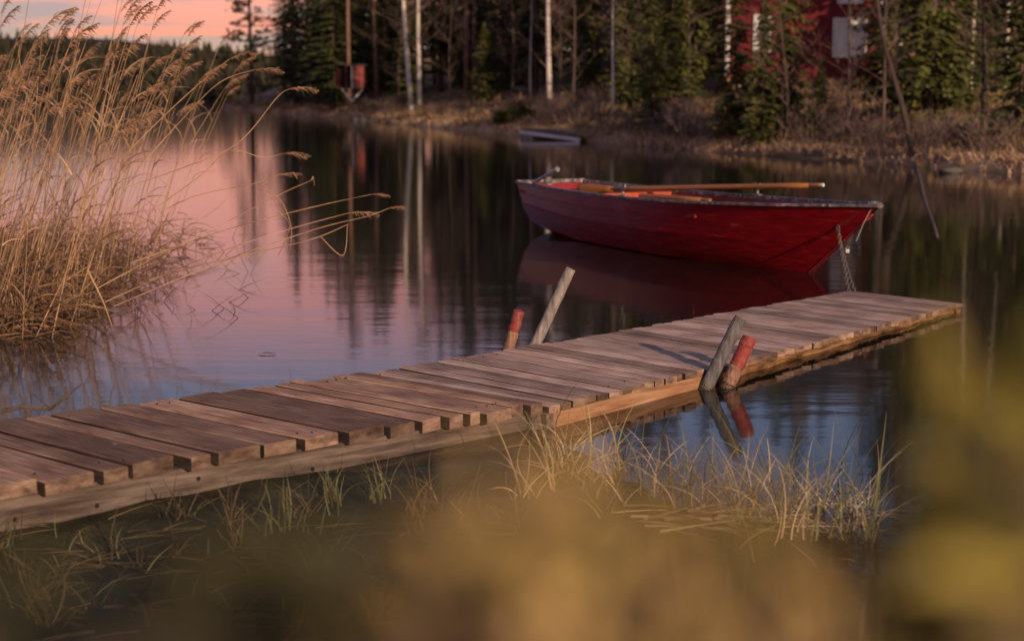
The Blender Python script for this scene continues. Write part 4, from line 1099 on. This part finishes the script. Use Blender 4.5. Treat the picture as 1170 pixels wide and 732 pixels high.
# dead branch by the jetty
br = MB(); a = at_z(-10, 472, .03); b2 = at_z(58, 467, .05); c = at_y(94, 438, b2.y + .1)
br.tube([a, a.lerp(b2, .5) + Vector((0, 0, .02)), b2, b2.lerp(c, .6), c], [.014, .012, .010, .007, .003], 6)
br.tube([b2, b2 + Vector((-.12, .1, .06))], [.006, .002], 5)
tag(br.build('dead_branch', M['bark']), 'dark crooked dead branch lying in the water beside the near planks', 'branch')
lf = MB(); p = at_z(304, 404, .004); lf.poly([p + Vector(v) for v in ((-.06, 0, .0), (-.02, -.015, .006), (.05, -.01, .004), (.065, .01, .002), (.0, .02, .006))])
tag(lf.build('floating_leaf', M['litter']), 'small brown leaf floating on the lilac water', 'leaf')

# ------------------------------------------------------------------ marsh grass by the jetty
def marsh(mb, n, region, hmin, hmax, wmin, wmax, spread, droop=-.9):
    for i in range(n):
        px, py = region(); p = at_z(px, py, 0); p.z = max(-.03, near_z(p.x, p.y) - .01)
        mb.blade(p, Vector((rnd.gauss(0, spread), rnd.gauss(0, spread * .6), 1)), rnd.uniform(hmin, hmax), rnd.uniform(wmin, wmax), Vector((rnd.gauss(0, .7), rnd.gauss(0, .4), rnd.uniform(droop, .1))), 6)
def reg_main():
    while True:
        px = 1000 - 390 * abs(rnd.random() ** 1.25); c_ = 545 + (px - 640) * .16
        py = rnd.gauss(c_, 24)
        if 500 < py < 660: return px, py
mt = MB(); marsh(mt, 230, reg_main, .10, .34, .004, .007, .5, -2.2)
for cx_, cy_ in [(640, 545), (700, 535), (760, 560), (845, 575), (905, 590), (975, 600), (600, 570)]:
    marsh(mt, 22, lambda: (rnd.gauss(cx_, 12), rnd.gauss(cy_, 7)), .12, .36, .004, .007, .42, -2.0)
for i in range(70):   # flattened straw on the water
    px, py = rnd.gauss(820, 55), rnd.gauss(592, 9); p = at_z(px, py, .01 + rnd.random() * .05)
    mt.blade(p, Vector((1, rnd.gauss(-.35, .5), rnd.uniform(-.05, .2))), rnd.uniform(.15, .45), rnd.uniform(.005, .009), Vector((0, rnd.gauss(0, .5), -.25)), 4)
tag(mt.build('marsh_grass', M['grass_tan']), 'straw coloured marsh grass in the shallow water before the jetty', 'grass', kind='stuff')
mg = MB(); marsh(mg, 110, reg_main, .18, .42, .005, .009, .16, -.7)
marsh(mg, 26, lambda: (rnd.gauss(385, 7), rnd.gauss(585, 6)), .10, .24, .004, .007, .22, -1.2); marsh(mg, 24, lambda: (rnd.gauss(432, 9), rnd.gauss(580, 6)), .10, .24, .004, .007, .2, -1.2); marsh(mg, 22, lambda: (rnd.gauss(330, 14), rnd.gauss(610, 8)), .10, .20, .004, .007, .2, -.8)
marsh(mg, 70, lambda: (rnd.uniform(0, 620), rnd.uniform(620, 732)), .06, .16, .004, .007, .35, -1)
tag(mg.build('green_rushes', M['grass_green']), 'green rushes standing among the straw in the shallow water', 'grass', kind='stuff')
md = MB()
for i in range(28):
    cx_, cy_ = rnd.uniform(-10, 600), rnd.uniform(585, 735)
    if cy_ < 640 - cx_ * .2: cy_ = 645 - cx_ * .2
    sp_c = rnd.uniform(5, 16)
    marsh(md, rnd.randint(8, 22), lambda: (rnd.gauss(cx_, sp_c), rnd.gauss(cy_, sp_c * .4)), .05, .22, .003, .006, .45, -1.6)
for i in range(260):
    px, py = rnd.uniform(-10, 600), rnd.uniform(600, 735); p = at_z(px, py, .01); p.z = max(.004, near_z(p.x, p.y) + .006)
    md.blade(p, Vector((rnd.gauss(0, 1), rnd.gauss(0, .7), rnd.uniform(-.02, .15))), rnd.uniform(.08, .3), .005, Vector((0, 0, -.2)), 3)
tag(md.build('dead_sedge', M['sedge']), 'thin brown dead sedge on the dark bog below the near planks', 'grass', kind='stuff')

# ------------------------------------------------------------------ out-of-focus plants right in front of the lens
def leafy(name, stems, label, mats, leaf=(.012, .028), dens=26, cat='shrub'):
    """stems: list of (px_tip, py_tip, Y); every stem roots on the bank below"""
    root = empty(name, (0, 0, 0), 0, label, cat)
    s_ = MB(); ls = MB()
    base = None
    for (px, py, Y) in stems:
        tip = at_y(px, py, Y); foot = Vector((tip.x * 1.05 + rnd.uniform(-.08, .08), Y + rnd.uniform(-.05, .25), 0)); foot.z = near_z(foot.x, foot.y) - .02
        mid = foot.lerp(tip, .55) + Vector((rnd.uniform(-.04, .04), rnd.uniform(-.04, .04), 0))
        pts = [foot, mid, tip]; s_.tube(pts, [.004, .003, .0012], 5, False)
        for k in range(dens):
            f = .45 + .58 * rnd.random() ** .8; p = foot.lerp(mid, f / .55) if f < .55 else mid.lerp(tip, (f - .55) / .45)
            ls.cur = 0 if rnd.random() < .62 else 1
            d = Vector((rnd.uniform(-1, 1), rnd.uniform(-1, 1), rnd.uniform(-.1, 1.1)))
            i0 = len(ls.f); ls.blade(p, d, rnd.uniform(*leaf) * 1.6, rnd.uniform(*leaf) * .55, Vector((0, 0, -.4)), 2)
    s_.build('stems', M['twig'], root); ls.build('leaves', mats, root)
    return root
def cloud(n, cx, cy, sx, sy, y0, y1, lim=None):
    r_ = []
    while len(r_) < n:
        px, py = rnd.gauss(cx, sx), rnd.gauss(cy, sy)
        if lim and not lim(px, py): continue
        r_.append((px, py, rnd.uniform(y0, y1)))
    return r_
leafy('shrub', cloud(64, 1140, 575, 65, 85, .38, .7, lambda x, y: y > 450 + abs(1145 - x) * 1.35), 'blurred olive and yellow shrub close to the lens at lower right', [M['leaf_yel'], M['leaf_olive']], dens=26)
leafy('shrub', cloud(3, 1165, 560, 14, 40, .7, .9, lambda x, y: y > 520), 'blurred rust brown twigs in front of the olive shrub at right', [M['leaf_rust'], M['leaf_yel']], dens=18)
leafy('grass_clump', cloud(50, 690, 690, 100, 32, .33, .46, lambda x, y: y > 618 + abs(x - 650) * .15), 'blurred golden dry grass close to the lens at bottom centre', [M['leaf_tan'], M['leaf_yel']], leaf=(.007, .015), dens=22, cat='grass')
leafy('grass_clump', cloud(20, 900, 700, 60, 25, .4, .55, lambda x, y: y > 650), 'blurred olive gold grass between the golden clump and the shrub', [M['leaf_yel'], M['leaf_tan']], leaf=(.009, .018), dens=18, cat='grass')
fg = MB()
for i in range(110):
    px, Y = max(600, rnd.gauss(800, 150)), rnd.uniform(.9, 1.9); tip = at_y(px, rnd.uniform(600, 720), Y)
    ft = Vector((tip.x + rnd.uniform(-.12, .12), Y + rnd.uniform(-.1, .1), 0)); ft.z = near_z(ft.x, ft.y) - .02
    d_ = tip - ft; fg.blade(ft, d_ + Vector((rnd.uniform(-.1, .1), 0, 0)), d_.length * 1.05, rnd.uniform(.004, .008), Vector((rnd.uniform(-.5, .5), 0, -.3)), 6)
tag(fg.build('bank_grass', M['grass_tan']), 'soft blurred thin grass blades on the bank below the camera', 'grass', kind='stuff')
leafy('shrub', cloud(40, 280, 735, 210, 28, .4, .6, lambda x, y: y > 675), 'blurred dark olive sprigs along the bottom left edge', [M['leaf_dark'], M['leaf_dark']], dens=20)
# remove unused originals
for src in spr + yspr + pines + birches + alders:
    if id(src) not in used:
        for ch in list(src.children): bpy.data.objects.remove(ch)
        bpy.data.objects.remove(src)
for src in bushes:
    if id(src) not in used: bpy.data.objects.remove(src)
